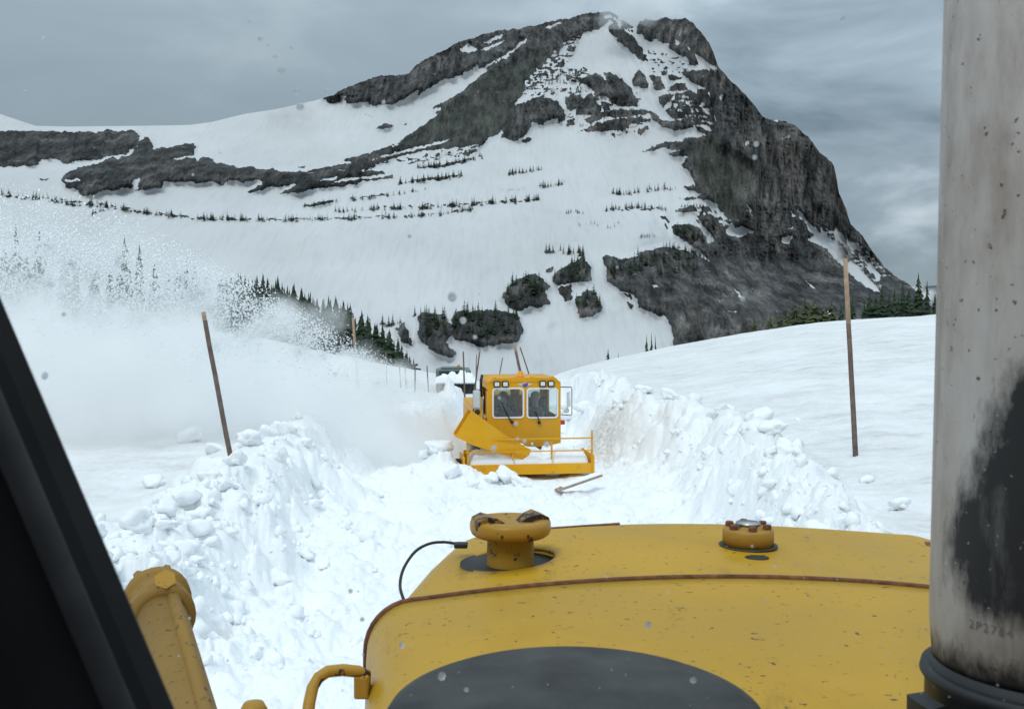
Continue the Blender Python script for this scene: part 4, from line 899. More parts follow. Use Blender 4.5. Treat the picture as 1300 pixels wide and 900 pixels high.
    for z, za, nm in ((.44, .012, "lower_rail"), (.69, .014, "upper_rail")):
        q = MB(); q.box(-1.26, 1.38, -.01, .02, z, z + 2 * za, .004); q.build(nm, M_plow, o)
    for x, zt in ((-1.20, .72), (-.28, .47), (.52, .70), (1.36, .86)):
        q = MB(); q.box(x - .018, x + .018, .022, .05, .272 if abs(x) < 1.1 else .0, zt, .003); q.build("rail_post", M_plow, o)
    # discharge chute, a tapered duct open at its upper left end
    A = [Vector(v) for v in ((-.62, -.02, .02), (-.02, .0, .30), (-.02, .55, .40), (-.62, .5, .02))]
    def ring(c, ax, hw, dp):
        ax = Vector(ax).normalized(); up = Vector((ax.z, 0, -ax.x)) * -1; return [c + up * hw + Vector((0, -dp, 0)), c - up * hw + Vector((0, -dp, 0)), c - up * hw + Vector((0, dp, 0)), c + up * hw + Vector((0, dp, 0))]
    secs = [ring(Vector((.06, .32, .36)), (-1, 0, .42), .12, .22), ring(Vector((-.22, .30, .46)), (-1, 0, .50), .15, .24), ring(Vector((-.55, .28, .62)), (-1, 0, .52), .20, .26), ring(Vector((-.95, .24, .83)), (-1, 0, .55), .27, .28), ring(Vector((-1.30, .20, 1.04)), (-1, 0, .62), .30, .30)]
    V = [v for s_ in secs for v in s_]; Fc = []
    for i in range(4):
        for k in range(4): Fc.append((4 * i + k, 4 * i + (k + 1) % 4, 4 * i + 4 + (k + 1) % 4, 4 * i + 4 + k))
    Fc.append((3, 2, 1, 0)); q = MB(); q.raw(V, Fc); ch = q.build("chute", M_plow, o); sd = ch.modifiers.new("thick", 'SOLIDIFY'); sd.thickness = .018; sd.offset = -1
    q = MB(); q.box(-.20, .62, .50, .72, .30, .46, .02); q.build("gearbox", M_dark, o)
    q = MB(); q.tube([(.16, .3, .44), (.16, .3, .60)], .03, 10); q.build("hydraulic_ram", M_steel, o)
    for c in o.children:
        if c.name.split('.')[0] in HEAD: c.data.transform(Matrix.Translation((0, 0, .09)))
    # people in the cab
    for sx in (-.25, .48):
        q = MB(); q.box(sx - .26, sx + .26, y0 + .92, y0 + 1.06, .75, 1.50, .05); q.box(sx - .26, sx + .26, y0 + .45, y0 + .96, .62, .74, .05); q.build("seat", M_inner, o)
    return o
M_emblem = emblem_mat()
plow = rotary_plow()
_pm = Matrix.Translation(plow.location) @ Euler(plow.rotation_euler).to_matrix().to_4x4()
person(None, _pm @ Vector((-.25, 1.72, .72)), R(8), "person in a dark jacket behind the left cab window of the blower", M_jacket, M_hair)
person(None, _pm @ Vector((.46, 1.74, .72)), R(188), "grey-haired person with their back turned behind the right cab window", M_grey, M_greyhair)
# snow lying in the blower tray
def snow_heap(name, cx, cy, w, d, z0, h, seed, n=60, k=24, M=None, edge=2.5):
    u = np.linspace(-1, 1, n); v = np.linspace(-1, 1, k); UU, VV = np.meshgrid(u, v); 
    fall = np.clip((1 - np.abs(UU)**edge) * (1 - np.abs(VV)**edge), 0, 1)**.5
    X = UU * w / 2; Y = VV * d / 2
    Z = z0 + fall * h * (0.72 + 0.4 * fbm(X * 2.2 + seed, Y * 2.2, seed, 3)) + fall * .6 * h * lumps(X / (h * .9) + seed, Y / (h * .9), seed)
    Z = np.where(fall <= 0, z0 - .02, Z); V = np.stack([X + cx, Y + cy, Z], 2).reshape(-1, 3)
    me = grid_mesh(name, V, k, n, M_fresh); return link(name, me)
hp = snow_heap("snow_load", 0.07, .40, 2.50, .66, .12, .36, 5, edge=5); hp.location = plow.location + Vector((0, 0, .11)); hp.rotation_euler = plow.rotation_euler; tag(hp, "snow lying in the yellow tray of the blower behind its railing", "snow")
def plank():
    a, b = P(707, 622, 18.2), P(762, 603, 18.9); o = empty("snow_plank", a, label="snow-covered wooden plank lying right of the blower head", cat="plank"); d = b - a; L_ = d.length
    M = d.to_track_quat('X', 'Z').to_matrix().to_4x4(); m = MB(); m.box(0, L_, -.07, .07, -.02, .02, .008, M); m.build("board", M_tip, o)
    m = MB(); m.box(.10, L_ - .02, -.078, .06, .022, .07, .02, M); m.build("snow_cap", M_fresh, o)
plank()

# ------------------------------------------------------------------ the distant truck with its loaded blade
def truck():
    D = 62; k = D / F; o = empty("plow_truck", P(579, 505, D), (0, 0, R(4)), "dark grey-green truck far behind pushing a snow-heaped blade", "truck")
    def X(px): return (px - 579) * k
    def Z(py): return (505 - py) * k
    m = MB(); m.box(X(553), X(591), 1.9, 3.6, Z(492), Z(470.5), .08); m.box(X(560), X(588), 2.0, 3.5, Z(470.4), Z(468), .05); m.build("cab", M_truck, o)
    m = MB(); m.box(X(557), X(571), 1.88, 1.898, Z(482), Z(473), .006); m.box(X(573), X(588), 1.88, 1.898, Z(482), Z(473), .006); m.build("windscreen", M_dark, o)
    m = MB(); m.box(X(556), X(600), 3.7, 8.5, Z(494), Z(474), .06); m.build("dump_body", M_truck, o)
    m = MB(); m.lathe([(.09, 0), (.09, .12), (.06, .16), (.001, .17)], 14, Matrix.Translation((X(583), 2.4, Z(468)))); m.build("beacon", M_amber, o)
    m = MB(); pr = [(0, Z(503)), (.16, Z(498)), (.20, Z(494)), (.10, Z(489)), (-.06, Z(486.5))]
    V = []; 
    for x in (X(554.5), X(605)):
        V += [(x, .35 + a, z) for a, z in pr] + [(x, .40 + a, z) for a, z in pr]
    Fc = []
    for i in range(4): Fc += [(i, i + 1, 11 + i, 10 + i), (5 + i + 1, 5 + i, 15 + i, 16 + i)]
    Fc += [(4, 9, 19, 14), (5, 0, 10, 15), (0, 5, 6, 1), (1, 6, 7, 2), (2, 7, 8, 3), (3, 8, 9, 4), (10, 11, 16, 15), (11, 12, 17, 16), (12, 13, 18, 17), (13, 14, 19, 18)]
    m.raw(V, Fc); bl = m.build("blade", M_dark, o)
    for px in (562, 570, 580, 590, 598):
        r_ = MB(); r_.box(X(px) - .03, X(px) + .03, .26, .45, Z(502), Z(488), .01); r_.build("blade_rib", M_dark, bl)
    m = MB(); m.poly([(X(572), .2, Z(505)), (X(592), .2, Z(505)), (X(590), .2, Z(499)), (X(582), .2, Z(497.5)), (X(574), .2, Z(500))], (0, .2, 0)); m.build("push_frame", M_plow, o)
    for x in (X(556), X(596)):
        w = MB(); w.lathe([(.2, -.14), (.46, -.14), (.5, -.1), (.5, .1), (.46, .14), (.2, .14)], 22, Matrix.Translation((x, 2.4, .4)) @ Matrix.Rotation(R(90), 4, 'Y')); w.build("wheel", M_black, o)
    h = snow_heap("snow_load", X(579), 1.0, X(606) - X(552), 1.4, Z(487), .62, 9, 60, 24, edge=4); h.location = o.location; h.rotation_euler = o.rotation_euler
    tag(h, "white snow heaped on top of the distant truck's blade", "snow")
truck()

# ------------------------------------------------------------------ the bulldozer we look out of
DOZ = Vector((.46, 1.2, 0))
doz = empty("bulldozer", DOZ, label="yellow bulldozer hood, exhaust stack and cab seen from its driver's seat", cat="bulldozer")
def dz(m, name, mat, parent=None):
    o = m.build(name, mat, parent or doz)
    if parent is None: o.matrix_parent_inverse = Matrix.Translation(-DOZ)
    return o
HX = .46
def hood_section(D, half, z_top, drop, rad, depth, n=34, wide=0.0):
    """crowned cross-section from left foot to right foot"""
    pts = []; h = half - rad; 
    zsh = z_top - drop * (h / .7)**2
    for i in range(6): pts.append((-half, zsh - rad - depth * (1 - i / 5)))
    for k in range(1, 9): a = R(180 - 90 * k / 8 * .93); pts.append((-h + rad * math.cos(a), zsh - rad + rad * math.sin(a)))
    for i in range(1, n): u = -h + 2 * h * i / n; pts.append((u, z_top - drop * (u / .7)**2))
    pts += [(-x, z) for x, z in reversed(pts[:14])]
    return [(HX + x + wide * min(1, max(0, x / half)) ** 2 * (1 if x > 0 else 0), D, EYE + z) for x, z in pts]
def loft(secs, th=.006):
    V = [p for s_ in secs for p in s_]; n = len(secs[0]); Fc = [(i * n + k, i * n + k + 1, (i + 1) * n + k + 1, (i + 1) * n + k) for i in range(len(secs) - 1) for k in range(n - 1)]
    return V, Fc
def hood_half(D): return float(np.interp(D, [.8, 1.7, 2.13], [.70, .715, .775]))
def front_half(D): return float(np.interp(D, [2.0, 2.2, 2.5, 2.66, 2.73, 2.765], [.755, .735, .69, .655, .635, .61]))
TOP = -.552; DROP = .055
secs = [hood_section(D, hood_half(D), TOP, DROP, .11, .35) for D in np.linspace(.72, 2.135, 26)]
V, Fc = loft(secs); me = mesh_from("hood", V, Fc, M_hood, True)
hood = link("hood", me, doz); hood.matrix_parent_inverse = Matrix.Translation(-DOZ); s_ = hood.modifiers.new("t", 'SOLIDIFY'); s_.thickness = .007; s_.offset = -1
def top_z(x, D=2.4, sink=.003): return EYE + TOP - sink - DROP * ((x - HX) / .7)**2
secs = [hood_section(D, front_half(D), TOP - .003 - d2, DROP, .10, .35, wide=.775 - front_half(D)) for D, d2 in [(2.0, 0), (2.1, 0), (2.2, 0), (2.3, 0), (2.4, 0), (2.5, 0), (2.6, 0), (2.68, 0), (2.72, .001), (2.745, .004), (2.76, .014), (2.765, .10)]]
# front hood with the round opening for the radiator neck
def front_hood():
    bm = bmesh.new(); V, Fc = loft(secs); vs = [bm.verts.new(v) for v in V]
    for f in Fc: bm.faces.new([vs[i] for i in f])
    bmesh.ops.subdivide_edges(bm, edges=[e for e in bm.edges if all(v.co.z > 2.5 for v in e.verts)], cuts=1, use_grid_fill=True)
    ctr = Vector((RC[0], RC[1])); rad = .112
    near = [f for f in bm.faces if (f.calc_center_median().xy - ctr).length < rad + .0 and f.calc_center_median().z > 2.5]
    bmesh.ops.delete(bm, geom=near, context='FACES')
    # snap the rim of the opening to a circle
    for e in bm.edges:
        if len(e.link_faces) == 1:
            for v in e.verts:
                d = v.co.xy - ctr
                if d.length < rad * 1.6: q = ctr + d.normalized() * rad; v.co.x, v.co.y = q.x, q.y; v.co.z = top_z(q.x)
    bmesh.ops.recalc_face_normals(bm, faces=bm.faces)
    me = bpy.data.meshes.new("front_hood"); bm.to_mesh(me); bm.free(); me.materials.append(M_hood); me.polygons.foreach_set('use_smooth', [True] * len(me.polygons))
    o = link("front_hood", me, doz); o.matrix_parent_inverse = Matrix.Translation(-DOZ); s_ = o.modifiers.new("t", 'SOLIDIFY'); s_.thickness = .008; s_.offset = -1; return o
RC = (-.004, 2.42)
fh = front_hood()
# rusty bead along the step between the two hood panels
sec = hood_section(2.137, hood_half(2.13) + .002, TOP + .001, DROP, .11, .35)
m = MB(); m.tube(sec[4:44], .0065, 8); dz(m, "hood_seam", M_rust)
m = MB(); m.box(.02, .30, 2.735, 2.752, 0, .004); 
for v in m.bm.verts: v.co.z += top_z(v.co.x) - .003
dz(m, "front_edge_strip", M_rust)
M_capear = paint('cap_worn', (0.36, 0.19, 0.03), worn=(.035, .022, .024), amount=.44, scale=1.2, dirt=(.07, .04, .03))
# radiator filler: well floor, neck and lobed cap
T = lambda x, y, z: Matrix.Translation((x, y, z))
zc = top_z(RC[0])
m = MB(); m.lathe([(.124, -.010), (.1235, -.04), (.122, -.085), (.001, -.086)], 36, T(RC[0], RC[1], zc)); dz(m, "radiator_tank", M_dark)  # dark colour puts the shade of the opening into the well
m = MB(); m.lathe([(.060, -.07), (.058, .0), (.057, .058), (.064, .06)], 32, T(RC[0], RC[1] - .01, zc)); dz(m, "radiator_neck", M_hoodold)
m = MB(); lob = lambda a, z: 1 + .035 * math.cos(2 * a + .4)
m.lathe([(.060, .026), (.084, .028), (.092, .034), (.096, .044), (.096, .058), (.090, .067), (.072, .069), (.058, .063), (.022, .061), (.001, .062)], 48, T(RC[0], RC[1] - .01, zc + .032), lob); rc = dz(m, "radiator_cap", M_hoodold)
for ang, nm in ((R(18), 'a'), (R(198), 'b')):
    m = MB(); pts = [(.030, .062, -.020), (.050, .085, -.016), (.074, .090, -.012), (.090, .070, -.010), (.092, .055, -.010)]
    V = [(x, s2 * w, z) for x, z, w in [(.018, .0615, .014), (.042, .076, .028), (.066, .082, .036), (.088, .073, .034), (.095, .058, .028)] for s2 in (-1, 1)] 
    V += [(x, s2 * w, .05) for x, w in [(.022, .018), (.048, .032), (.075, .036), (.090, .030), (.094, .026)] for s2 in (-1, 1)]
    Fc = [(0, 2, 3, 1), (2, 4, 5, 3), (4, 6, 7, 5), (6, 8, 9, 7), (0, 10, 12, 2), (2, 12, 14, 4), (4, 14, 16, 6), (6, 16, 18, 8), (1, 3, 13, 11), (3, 5, 15, 13), (5, 7, 17, 15), (7, 9, 19, 17), (8, 18, 19, 9), (0, 1, 11, 10)]
    m.raw(V, Fc, T(RC[0], RC[1] - .01, zc + .032) @ Matrix.Rotation(ang, 4, 'Z')); 
    cap = dz(m, "cap_ear", M_capear, rc)
# bolted filler cap on the right
FC = (P(945, 690, 2.50).x, 2.46); zf = top_z(FC[0])
m = MB(); m.lathe([(.072, .001), (.072, .004), (.001, .005)], 36, T(FC[0], FC[1], zf)); dz(m, "cap_seat", M_dark)
m = MB(); m.lathe([(.063, .002), (.063, .040), (.058, .046), (.040, .046), (.038, .052), (.001, .053)], 36, T(FC[0], FC[1], zf)); fc = dz(m, "filler_cap", M_hoodold)
for k in range(6):
    a = R(30 + 60 * k); m = MB(); m.lathe([(.0105, .044), (.0105, .056), (.008, .058), (.001, .058)], 6, T(FC[0] + .048 * math.cos(a), FC[1] + .048 * math.sin(a), zf), smooth=False); dz(m, "bolt", M_rust, fc)
m = MB(); m.lathe([(.030, .0535), (.030, .060), (.001, .061)], 20, T(FC[0], FC[1], zf)); dz(m, "nameplate", M_steel, fc)
m = MB(); m.lathe([(.022, .0005), (.022, .002), (.001, .0022)], 20, T(P(950, 702, 2.42).x, 2.335, top_z(.58)) @ Matrix.Diagonal((1.3, 1, 1, 1))); dz(m, "hole_shade_disc", M_black)  # black disc laid on the hood, coloured like the shade inside a hole
m = MB(); q = P(1176, 690, 2.66); m.box(q.x - .03, q.x + .05, 2.60, 2.66, top_z(q.x) - .004, top_z(q.x) + .014, .004); dz(m, "hood_latch", M_rust)
# loose black cable looping over the left shoulder of the hood
m = MB(); pts = [P(592, 690, 2.50), P(585, 691, 2.5), P(565, 688, 2.50), P(545, 690, 2.48), P(527, 700, 2.45), P(513, 720, 2.40), P(508, 740, 2.36), P(511, 757, 2.30), P(520, 775, 2.3)]
pp = []
for i in range(len(pts) - 1):
    for t in (0, .25, .5, .75):
        p0, p1, p2, p3 = pts[max(i - 1, 0)], pts[i], pts[i + 1], pts[min(i + 2, len(pts) - 1)]
        pp.append(0.5 * ((2 * p1) + (p2 - p0) * t + (2 * p0 - 5 * p1 + 4 * p2 - p3) * t * t + (3 * p1 - p0 - 3 * p2 + p3) * t**3))
m.tube(pp, .0038, 7); q = P(583, 691, 2.5); m.box(q.x - .012, q.x + .022, 2.47, 2.50, q.z - .004, q.z + .008, .003); dz(m, "cable", M_black)
# dark air-cleaner dome in front of the glass
M_dome = plain("dome_grey", (0.072, 0.071, 0.070), 0.75, 0, 0.3, 14, 0.15); M_dome.node_tree.nodes["Principled BSDF"].inputs["Specular IOR Level"].default_value = .2
m = MB(); m.lathe([(.245, -.20), (.245, -.075), (.238, -.065), (.205, -.062), (.203, -.018), (.196, -.007), (.182, -.001), (.10, .004), (.001, .006)], 72, T(.066, 1.035, EYE - .398)); dz(m, "air_cleaner", M_dome)
# exhaust stack
def stack_mat():
    m, N, L, b = new_mat("exhaust_metal"); tc = N.new("ShaderNodeTexCoord"); at = N.new("ShaderNodeAttribute"); at.attribute_name = "soot"
    n1 = noise_node(N, L, 9, 6, .65, stretch=(1, 1, .35), tc=tc); n2 = noise_node(N, L, 60, 5, .7, stretch=(1, 1, .4), tc=tc); n3 = noise_node(N, L, 105, 3, .55, tc=tc)
    metal = ramp_node(N, L, n1.outputs[0], [(.30, (.30, .245, .21)), (.47, (.47, .425, .395)), (.70, (.58, .555, .54))])
    st = noise_node(N, L, 20, 4, .6, stretch=(1, 1, .08), tc=tc); stf = ramp_node(N, L, st.outputs[0], [(.58, 0.0), (.72, .6)])
    c = mixc(N, L, stf.outputs[0], metal.outputs[0], (.19, .14, .115))
    pit = ramp_node(N, L, n3.outputs[0], [(.675, 0.0), (.70, .9)]); c = mixc(N, L, pit.outputs[0], c, (.075, .045, .035))
    s = N.new("ShaderNodeMath"); s.operation = 'MULTIPLY_ADD'; L.new(n2.outputs[0], s.inputs[0]); s.inputs[1].default_value = 1.1; s.inputs[2].default_value = -.55
    a = N.new("ShaderNodeMath"); a.operation = 'ADD'; L.new(s.outputs[0], a.inputs[0]); L.new(at.outputs['Fac'], a.inputs[1])
    so = ramp_node(N, L, a.outputs[0], [(.18, 0.0), (.42, .45), (.72, 1.0)]); fleck = noise_node(N, L, 110, 2, .5, tc=tc); ff = ramp_node(N, L, fleck.outputs[0], [(.70, 0.0), (.73, .5)]); worn = noise_node(N, L, 16, 5, .7, stretch=(1, 1, .3), tc=tc); wf = ramp_node(N, L, worn.outputs[0], [(.56, 0.0), (.70, .28)])
    sc_ = mixc(N, L, wf.outputs[0], mixc(N, L, ff.outputs[0], (.024, .023, .024), (.4, .39, .38)), (.30, .28, .265)); c = mixc(N, L, so.outputs[0], c, sc_); L.new(c, b.inputs['Base Color']); b.inputs['Roughness'].default_value = .55; b.inputs['Metallic'].default_value = .08
    bump(N, L, b, n2.outputs[0], .12, .004); return m
M_stack = stack_mat()
SD = 1.15; S0 = Vector((.617, SD, EYE - .395)); S1 = Vector((.641, SD + .01, EYE + .55)); SR0, SR1 = .121, .118
def stack_point(a, t, r=0.0):
    c = S0.lerp(S1, t); q = SR0 + (SR1 - SR0) * t + r
    if t < .05: q -= .004 * (1 - t / .05)
    return c + Vector((q * math.sin(a), -q * math.cos(a), 0))
M_stamp = plain('stamp_shadow', (.21, .185, .17), .7, .2, .2, 40)
def exhaust():
    na, nt = 96, 160; aa = np.linspace(-np.pi, np.pi, na); V = []
    for t in np.linspace(0, 1, nt):
        for a in aa: V.append(stack_point(a, t))
    V = np.array(V); px = CX + V[:, 0] / V[:, 1] * F; py = HY - (V[:, 2] - EYE) / V[:, 1] * F; AA = np.tile(aa, nt)
    # soot patch baked on the flank by the hot gas, as outlined on the metal itself (angle, height)
    poly = [(1420,440),(1330,455),(1285,470),(1268,510),(1258,555),(1238,590),(1232,622),(1208,655),(1203,700),(1212,735),(1236,765),(1262,790),(1330,800),(1420,790)]
    s = inpoly(px + 4 * fbm(px / 12, py / 22, 300, 3), py + 5 * fbm(px / 12, py / 22, 301, 3), poly).astype(float)
    s = blur(s.reshape(nt, na), 2.6); s = np.where((AA > -1.5).reshape(nt, na) & (AA < 2.4).reshape(nt, na), s, 0)
    foot = sstep(.055, .0, np.linspace(0, 1, nt))[:, None] * .75; s = np.maximum(s, foot * np.ones((1, na)))
    me = grid_mesh("exhaust_stack", V, nt, na, M_stack); attr(me, "soot", s)
    st = link("exhaust_stack", me, doz); st.matrix_parent_inverse = Matrix.Translation(-DOZ); md = st.modifiers.new("t", 'SOLIDIFY'); md.thickness = .003; md.offset = -1
    # clamp band with its two lugs and bolt
    m = MB(); m.lathe([(.119, -.22), (.1215, -.10), (.120, -.02), (.117, -.002)], 72, T(*S0)); dz(m, "stack_base", M_dark, st)
    m = MB(); m.lathe([(.1225, -.095), (.130, -.094), (.131, -.086), (.126, -.078), (.125, -.03), (.131, -.021), (.129, -.013), (.1225, -.012)], 72, T(*S0)); cl = dz(m, "clamp", M_dark, st)
    for a0, a1 in ((R(-90), R(-72)), (R(-64), R(-30))):
        m = MB(); pts = []
        n = 8; V2 = []
        for i in range(n + 1):
            a = a0 + (a1 - a0) * i / n
            for rr_, zz_ in ((.136, -.035), (.156, -.038), (.156, -.105), (.136, -.108)): V2.append((S0.x + rr_ * math.sin(a), S0.y - rr_ * math.cos(a), S0.z + zz_))
        Fc = [(0, 1, 2, 3), (4 * n + 3, 4 * n + 2, 4 * n + 1, 4 * n)]
        for i in range(n):
            for k in range(4): Fc.append((4 * i + k, 4 * i + 4 + k, 4 * i + 4 + (k + 1) % 4, 4 * i + (k + 1) % 4))
        m.raw(V2, Fc); dz(m, "clamp_lug", M_dark, st)
    a = R(-68); c = Vector((S0.x + .148 * math.sin(a), S0.y - .148 * math.cos(a), S0.z - .072)); d = Vector((math.cos(a), math.sin(a), 0))
    m = MB(); m.tube([c - d * .05, c + d * .05], .009, 10); m.tube([c - d * .062, c - d * .042], .016, 6); dz(m, "clamp_bolt", M_steel, st)
    # part number stamped in the metal
    cu = bpy.data.curves.new("stamp", 'FONT'); cu.body = "2P2784"; cu.size = .014; cu.extrude = 0; cu.space_character = 1.2; to = bpy.data.objects.new("stamp_tmp", cu); C.objects.link(to)
    bpy.context.view_layer.update(); ev = to.evaluated_get(bpy.context.evaluated_depsgraph_get()); tm = ev.to_mesh()
    TV = [v.co.copy() for v in tm.vertices]; TF = [tuple(p.vertices) for p in tm.polygons]; ev.to_mesh_clear(); bpy.data.objects.remove(to)
    out = []; zb = (HY - 802) / F * (SD - .07)
    for v in TV:
        a = R(-64) + v.x / SR0; z = EYE + zb + v.y; t = (z - S0.z) / (S1.z - S0.z); out.append(stack_point(a, t, .0012))
    b2 = [mesh_from("stamped_number", out, TF, M_stamp)]; sn = link("stamped_number", b2[0], st)
exhaust()
# blade lift cylinder on the left
def lift_cylinder():
    a, b = Vector((-.905, 2.50, EYE - .685)), Vector((-.54, 1.70, EYE - .775)); d = (a - b).normalized(); m = MB(); m.tube([b - d * .4, b, a - d * .16], .058, 24); cy = dz(m, "lift_cylinder", M_arm)
    m = MB(); m.tube([a - d * .175, a - d * .172, a - d * .142, a - d * .139, a - d * .075, a - d * .072, a - d * .035, a - d * .005, a + d * .012], [.060, .079, .079, .073, .073, .081, .081, .070, .045], 26); dz(m, "end_cap", M_arm, cy)
    up = Vector((0, 0, 1)) - d * d.z; up.normalize(); sd = d.cross(up)
    for k in range(5):
        an = k * 2 * math.pi / 5 + .5; c = a + (up * math.cos(an) + sd * math.sin(an)) * .058; m = MB(); m.tube([c + d * .0, c + d * .026], .013, 6); dz(m, "cap_bolt", M_arm, cy)
    c = a - d * .10 + up * .05 - sd * .0 + Vector((.02, -.02, 0)); m = MB(); m.tube([c, c + up * .035 + Vector((.012, -.03, 0))], .026, 6); dz(m, "port_plug", M_hoodold, cy)
    m = MB(); o1 = up * .045 + Vector((.035, -.02, .0)); m.tube([a - d * .15 + o1, a - d * .35 + o1 * 1.02, b + o1, b - d * .35 + o1], .017, 10); dz(m, "oil_line", M_arm, cy)
M_arm = paint("lift_yellow", (0.31, 0.175, 0.032), amount=0.555, scale=1.8, dirt=(0.20, 0.13, 0.06), rough=.7)
lift_cylinder()
# grab handle and knob beside the hood
m = MB(); hp_ = [P(388, 925, 1.66), P(393, 890, 1.70), P(397, 872, 1.72), P(404, 860, 1.73), P(416, 852, 1.74), P(435, 850, 1.75), P(455, 852, 1.76), P(466, 858, 1.77)]
m.tube(hp_, .0105, 12); hd = dz(m, "grab_handle", M_hoodold)
q = P(461, 866, 1.77); m = MB(); m.box(q.x - .014, q.x + .012, 1.75, 1.79, q.z - .024, q.z + .018, .004); dz(m, "handle_lug", M_hoodold, hd)
q = P(322, 905, 1.6); m = MB(); m.lathe([(.001, .020), (.016, .017), (.022, .006), (.022, -.1)], 20, T(*q)); dz(m, "lever_knob", M_hoodold)
# cab pillar left of the eye
M_pillar = plain("pillar_paint", (0.010, 0.010, 0.011), 0.75, 0, 0.3, 14); M_pillar.node_tree.nodes["Principled BSDF"].inputs["Specular IOR Level"].default_value = .15
M_edge_gradient = plain('edge_gradient_grey', (.030, .029, .030), .9, 0, .3, 30)  # lighter grey standing for the soft light along the pillar edge
def pillar():
    Dp = .58; e0, e1 = P(-85, 170, Dp), P(262, 988, Dp); d = (e1 - e0).normalized(); nrm = Vector((-1, 0, 0)); nrm = (nrm - d * nrm.dot(d)).normalized(); w = .125; yv = Vector((0, 1, 0)); m = MB()
    prof = [(.006, -.040), (.012, -.048), (.022, -.054), (.040, -.058), (w, -.064), (w, .006), (.010, .006), (.003, .004), (0, -.004), (.001, -.025)]
    rings = [[e + nrm * u + yv * v for u, v in prof] for e in (e0, e1)]; n = len(prof)
    V = rings[0] + rings[1]; m.raw(V, [tuple(range(n - 1, -1, -1)), tuple(range(n, 2 * n))] + [(k, (k + 1) % n, n + (k + 1) % n, n + k) for k in range(n)]); pl = dz(m, "cab_pillar", M_pillar)
    m = MB(); q = nrm * .004 + yv * -.052
    m.tube([e0 + q, e0.lerp(e1, .5) + q, e1 + q], .0075, 12); dz(m, "edge_gradient_strip", M_edge_gradient, pl)  # strip added to draw the edge's soft light gradient in colour
pillar()
for nm, bx in (("cab_roof", (-.80, 1.50, -.9, .30, .56, .63)), ("cab_side_wall", (-.80, -.74, -.9, .30, -1.1, .555)), ("cab_floor", (-.735, 1.50, -1.3, .66, -1.18, -1.105)), ("cab_dashboard", (-.735, 1.50, .42, .66, -1.1, -.46))):  # unseen rest of the cab; roof and wall added to shade the pillar
    m = MB(); m.box(bx[0], bx[1], bx[2], bx[3], EYE + bx[4], EYE + bx[5], .01); dz(m, nm, M_pillar)
# windshield pane and the melt drops on it
def windshield():
    m_, N, L, b = new_mat("windshield_glass"); N.remove(b); t = N.new("ShaderNodeBsdfTransparent"); t.inputs[0].default_value = (.965, .975, .97, 1); L.new(t.outputs[0], N['Material Output'].inputs[0])
    DW = .79; m = MB(); m.box(-.62, .95, DW, DW + .005, EYE - .36, EYE + .42); ws = dz(m, "windshield", m_)
    md, N, L, b = new_mat("melt_drop"); b.inputs['Base Color'].default_value = (.93, .96, .97, 1); b.inputs['Roughness'].default_value = .08; b.inputs['Transmission Weight'].default_value = 1.0; b.inputs['IOR'].default_value = 1.33; tl = N.new('ShaderNodeBsdfTranslucent'); tl.inputs[0].default_value = (.9, .94, .96, 1); mx = N.new('ShaderNodeMixShader'); mx.inputs[0].default_value = .45; L.new(b.outputs[0], mx.inputs[1]); L.new(tl.outputs[0], mx.inputs[2]); L.new(mx.outputs[0], N['Material Output'].inputs[0])
    mw, N, L, b = new_mat("slush_speck"); b.inputs['Base Color'].default_value = (.84, .88, .9, 1); b.inputs['Roughness'].default_value = .5; tl = N.new('ShaderNodeBsdfTranslucent'); tl.inputs[0].default_value = (.9, .93, .95, 1); mx = N.new('ShaderNodeMixShader'); mx.inputs[0].default_value = .85; L.new(b.outputs[0], mx.inputs[1]); L.new(tl.outputs[0], mx.inputs[2]); L.new(mx.outputs[0], N['Material Output'].inputs[0])
    def drop_me(mat, sx, sz):
        q = MB(); q.lathe([(1, 0), (.97, .22), (.8, .5), (.5, .68), (.2, .74), (.001, .75)], 14, Matrix.Rotation(R(90), 4, 'X')); me = q.mesh("water_drop", mat); return me
    A, B = drop_me(md, 1, 1), drop_me(mw, 1, 1)
    def drop(px, py, r, me, st=1.0):
        k = DW / F; p = P(px, py, DW - .0004); o = link("water_drop", me, ws, p, (0, random.uniform(-.5, .5), 0), (r * k * .82, r * k * .6, r * k * st * .82))
    for px, py, r in ((357, 90, 6), (349, 73, 3.2), (330, 50, 3.5), (381, 136, 6), (377, 117, 4.5), (415, 117, 4.5), (32, 117, 3.4), (316, 28, 2.5), (370, 61, 2.5), (340, 58, 2), (57, 477, 5), (38, 350, 4), (81, 399, 3.5), (445, 750, 3.5), (460, 786, 3.5), (510, 819, 4.5), (561, 858, 6), (880, 863, 5), (592, 875, 4), (574, 377, 7), (588, 407, 5), (603, 428, 3.5), (520, 300, 3), (487, 130, 3), (1070, 25, 4), (960, 183, 4), (958, 200, 3.5), (943, 379, 4), (823, 793, 5)):
        drop(px, py, r, A, random.uniform(.9, 1.25))
    for px, py, r in ((655, 538, 3), (666, 560, 3), (627, 569, 4.5), (657, 557, 2.5), (694, 564, 4.5), (634, 505, 2)): drop(px, py, r, B)
    for k in range(150):
        px, py = random.uniform(20, 1290), random.choice((random.uniform(20, 460), random.uniform(600, 895), random.uniform(660, 895)))
        if px < 240 and py > 370 + px * 2.2: continue
        drop(px, py, .7 + 1.3 * random.random()**2.5, random.choice((A, B, B)), random.uniform(.8, 1.4))
windshield()

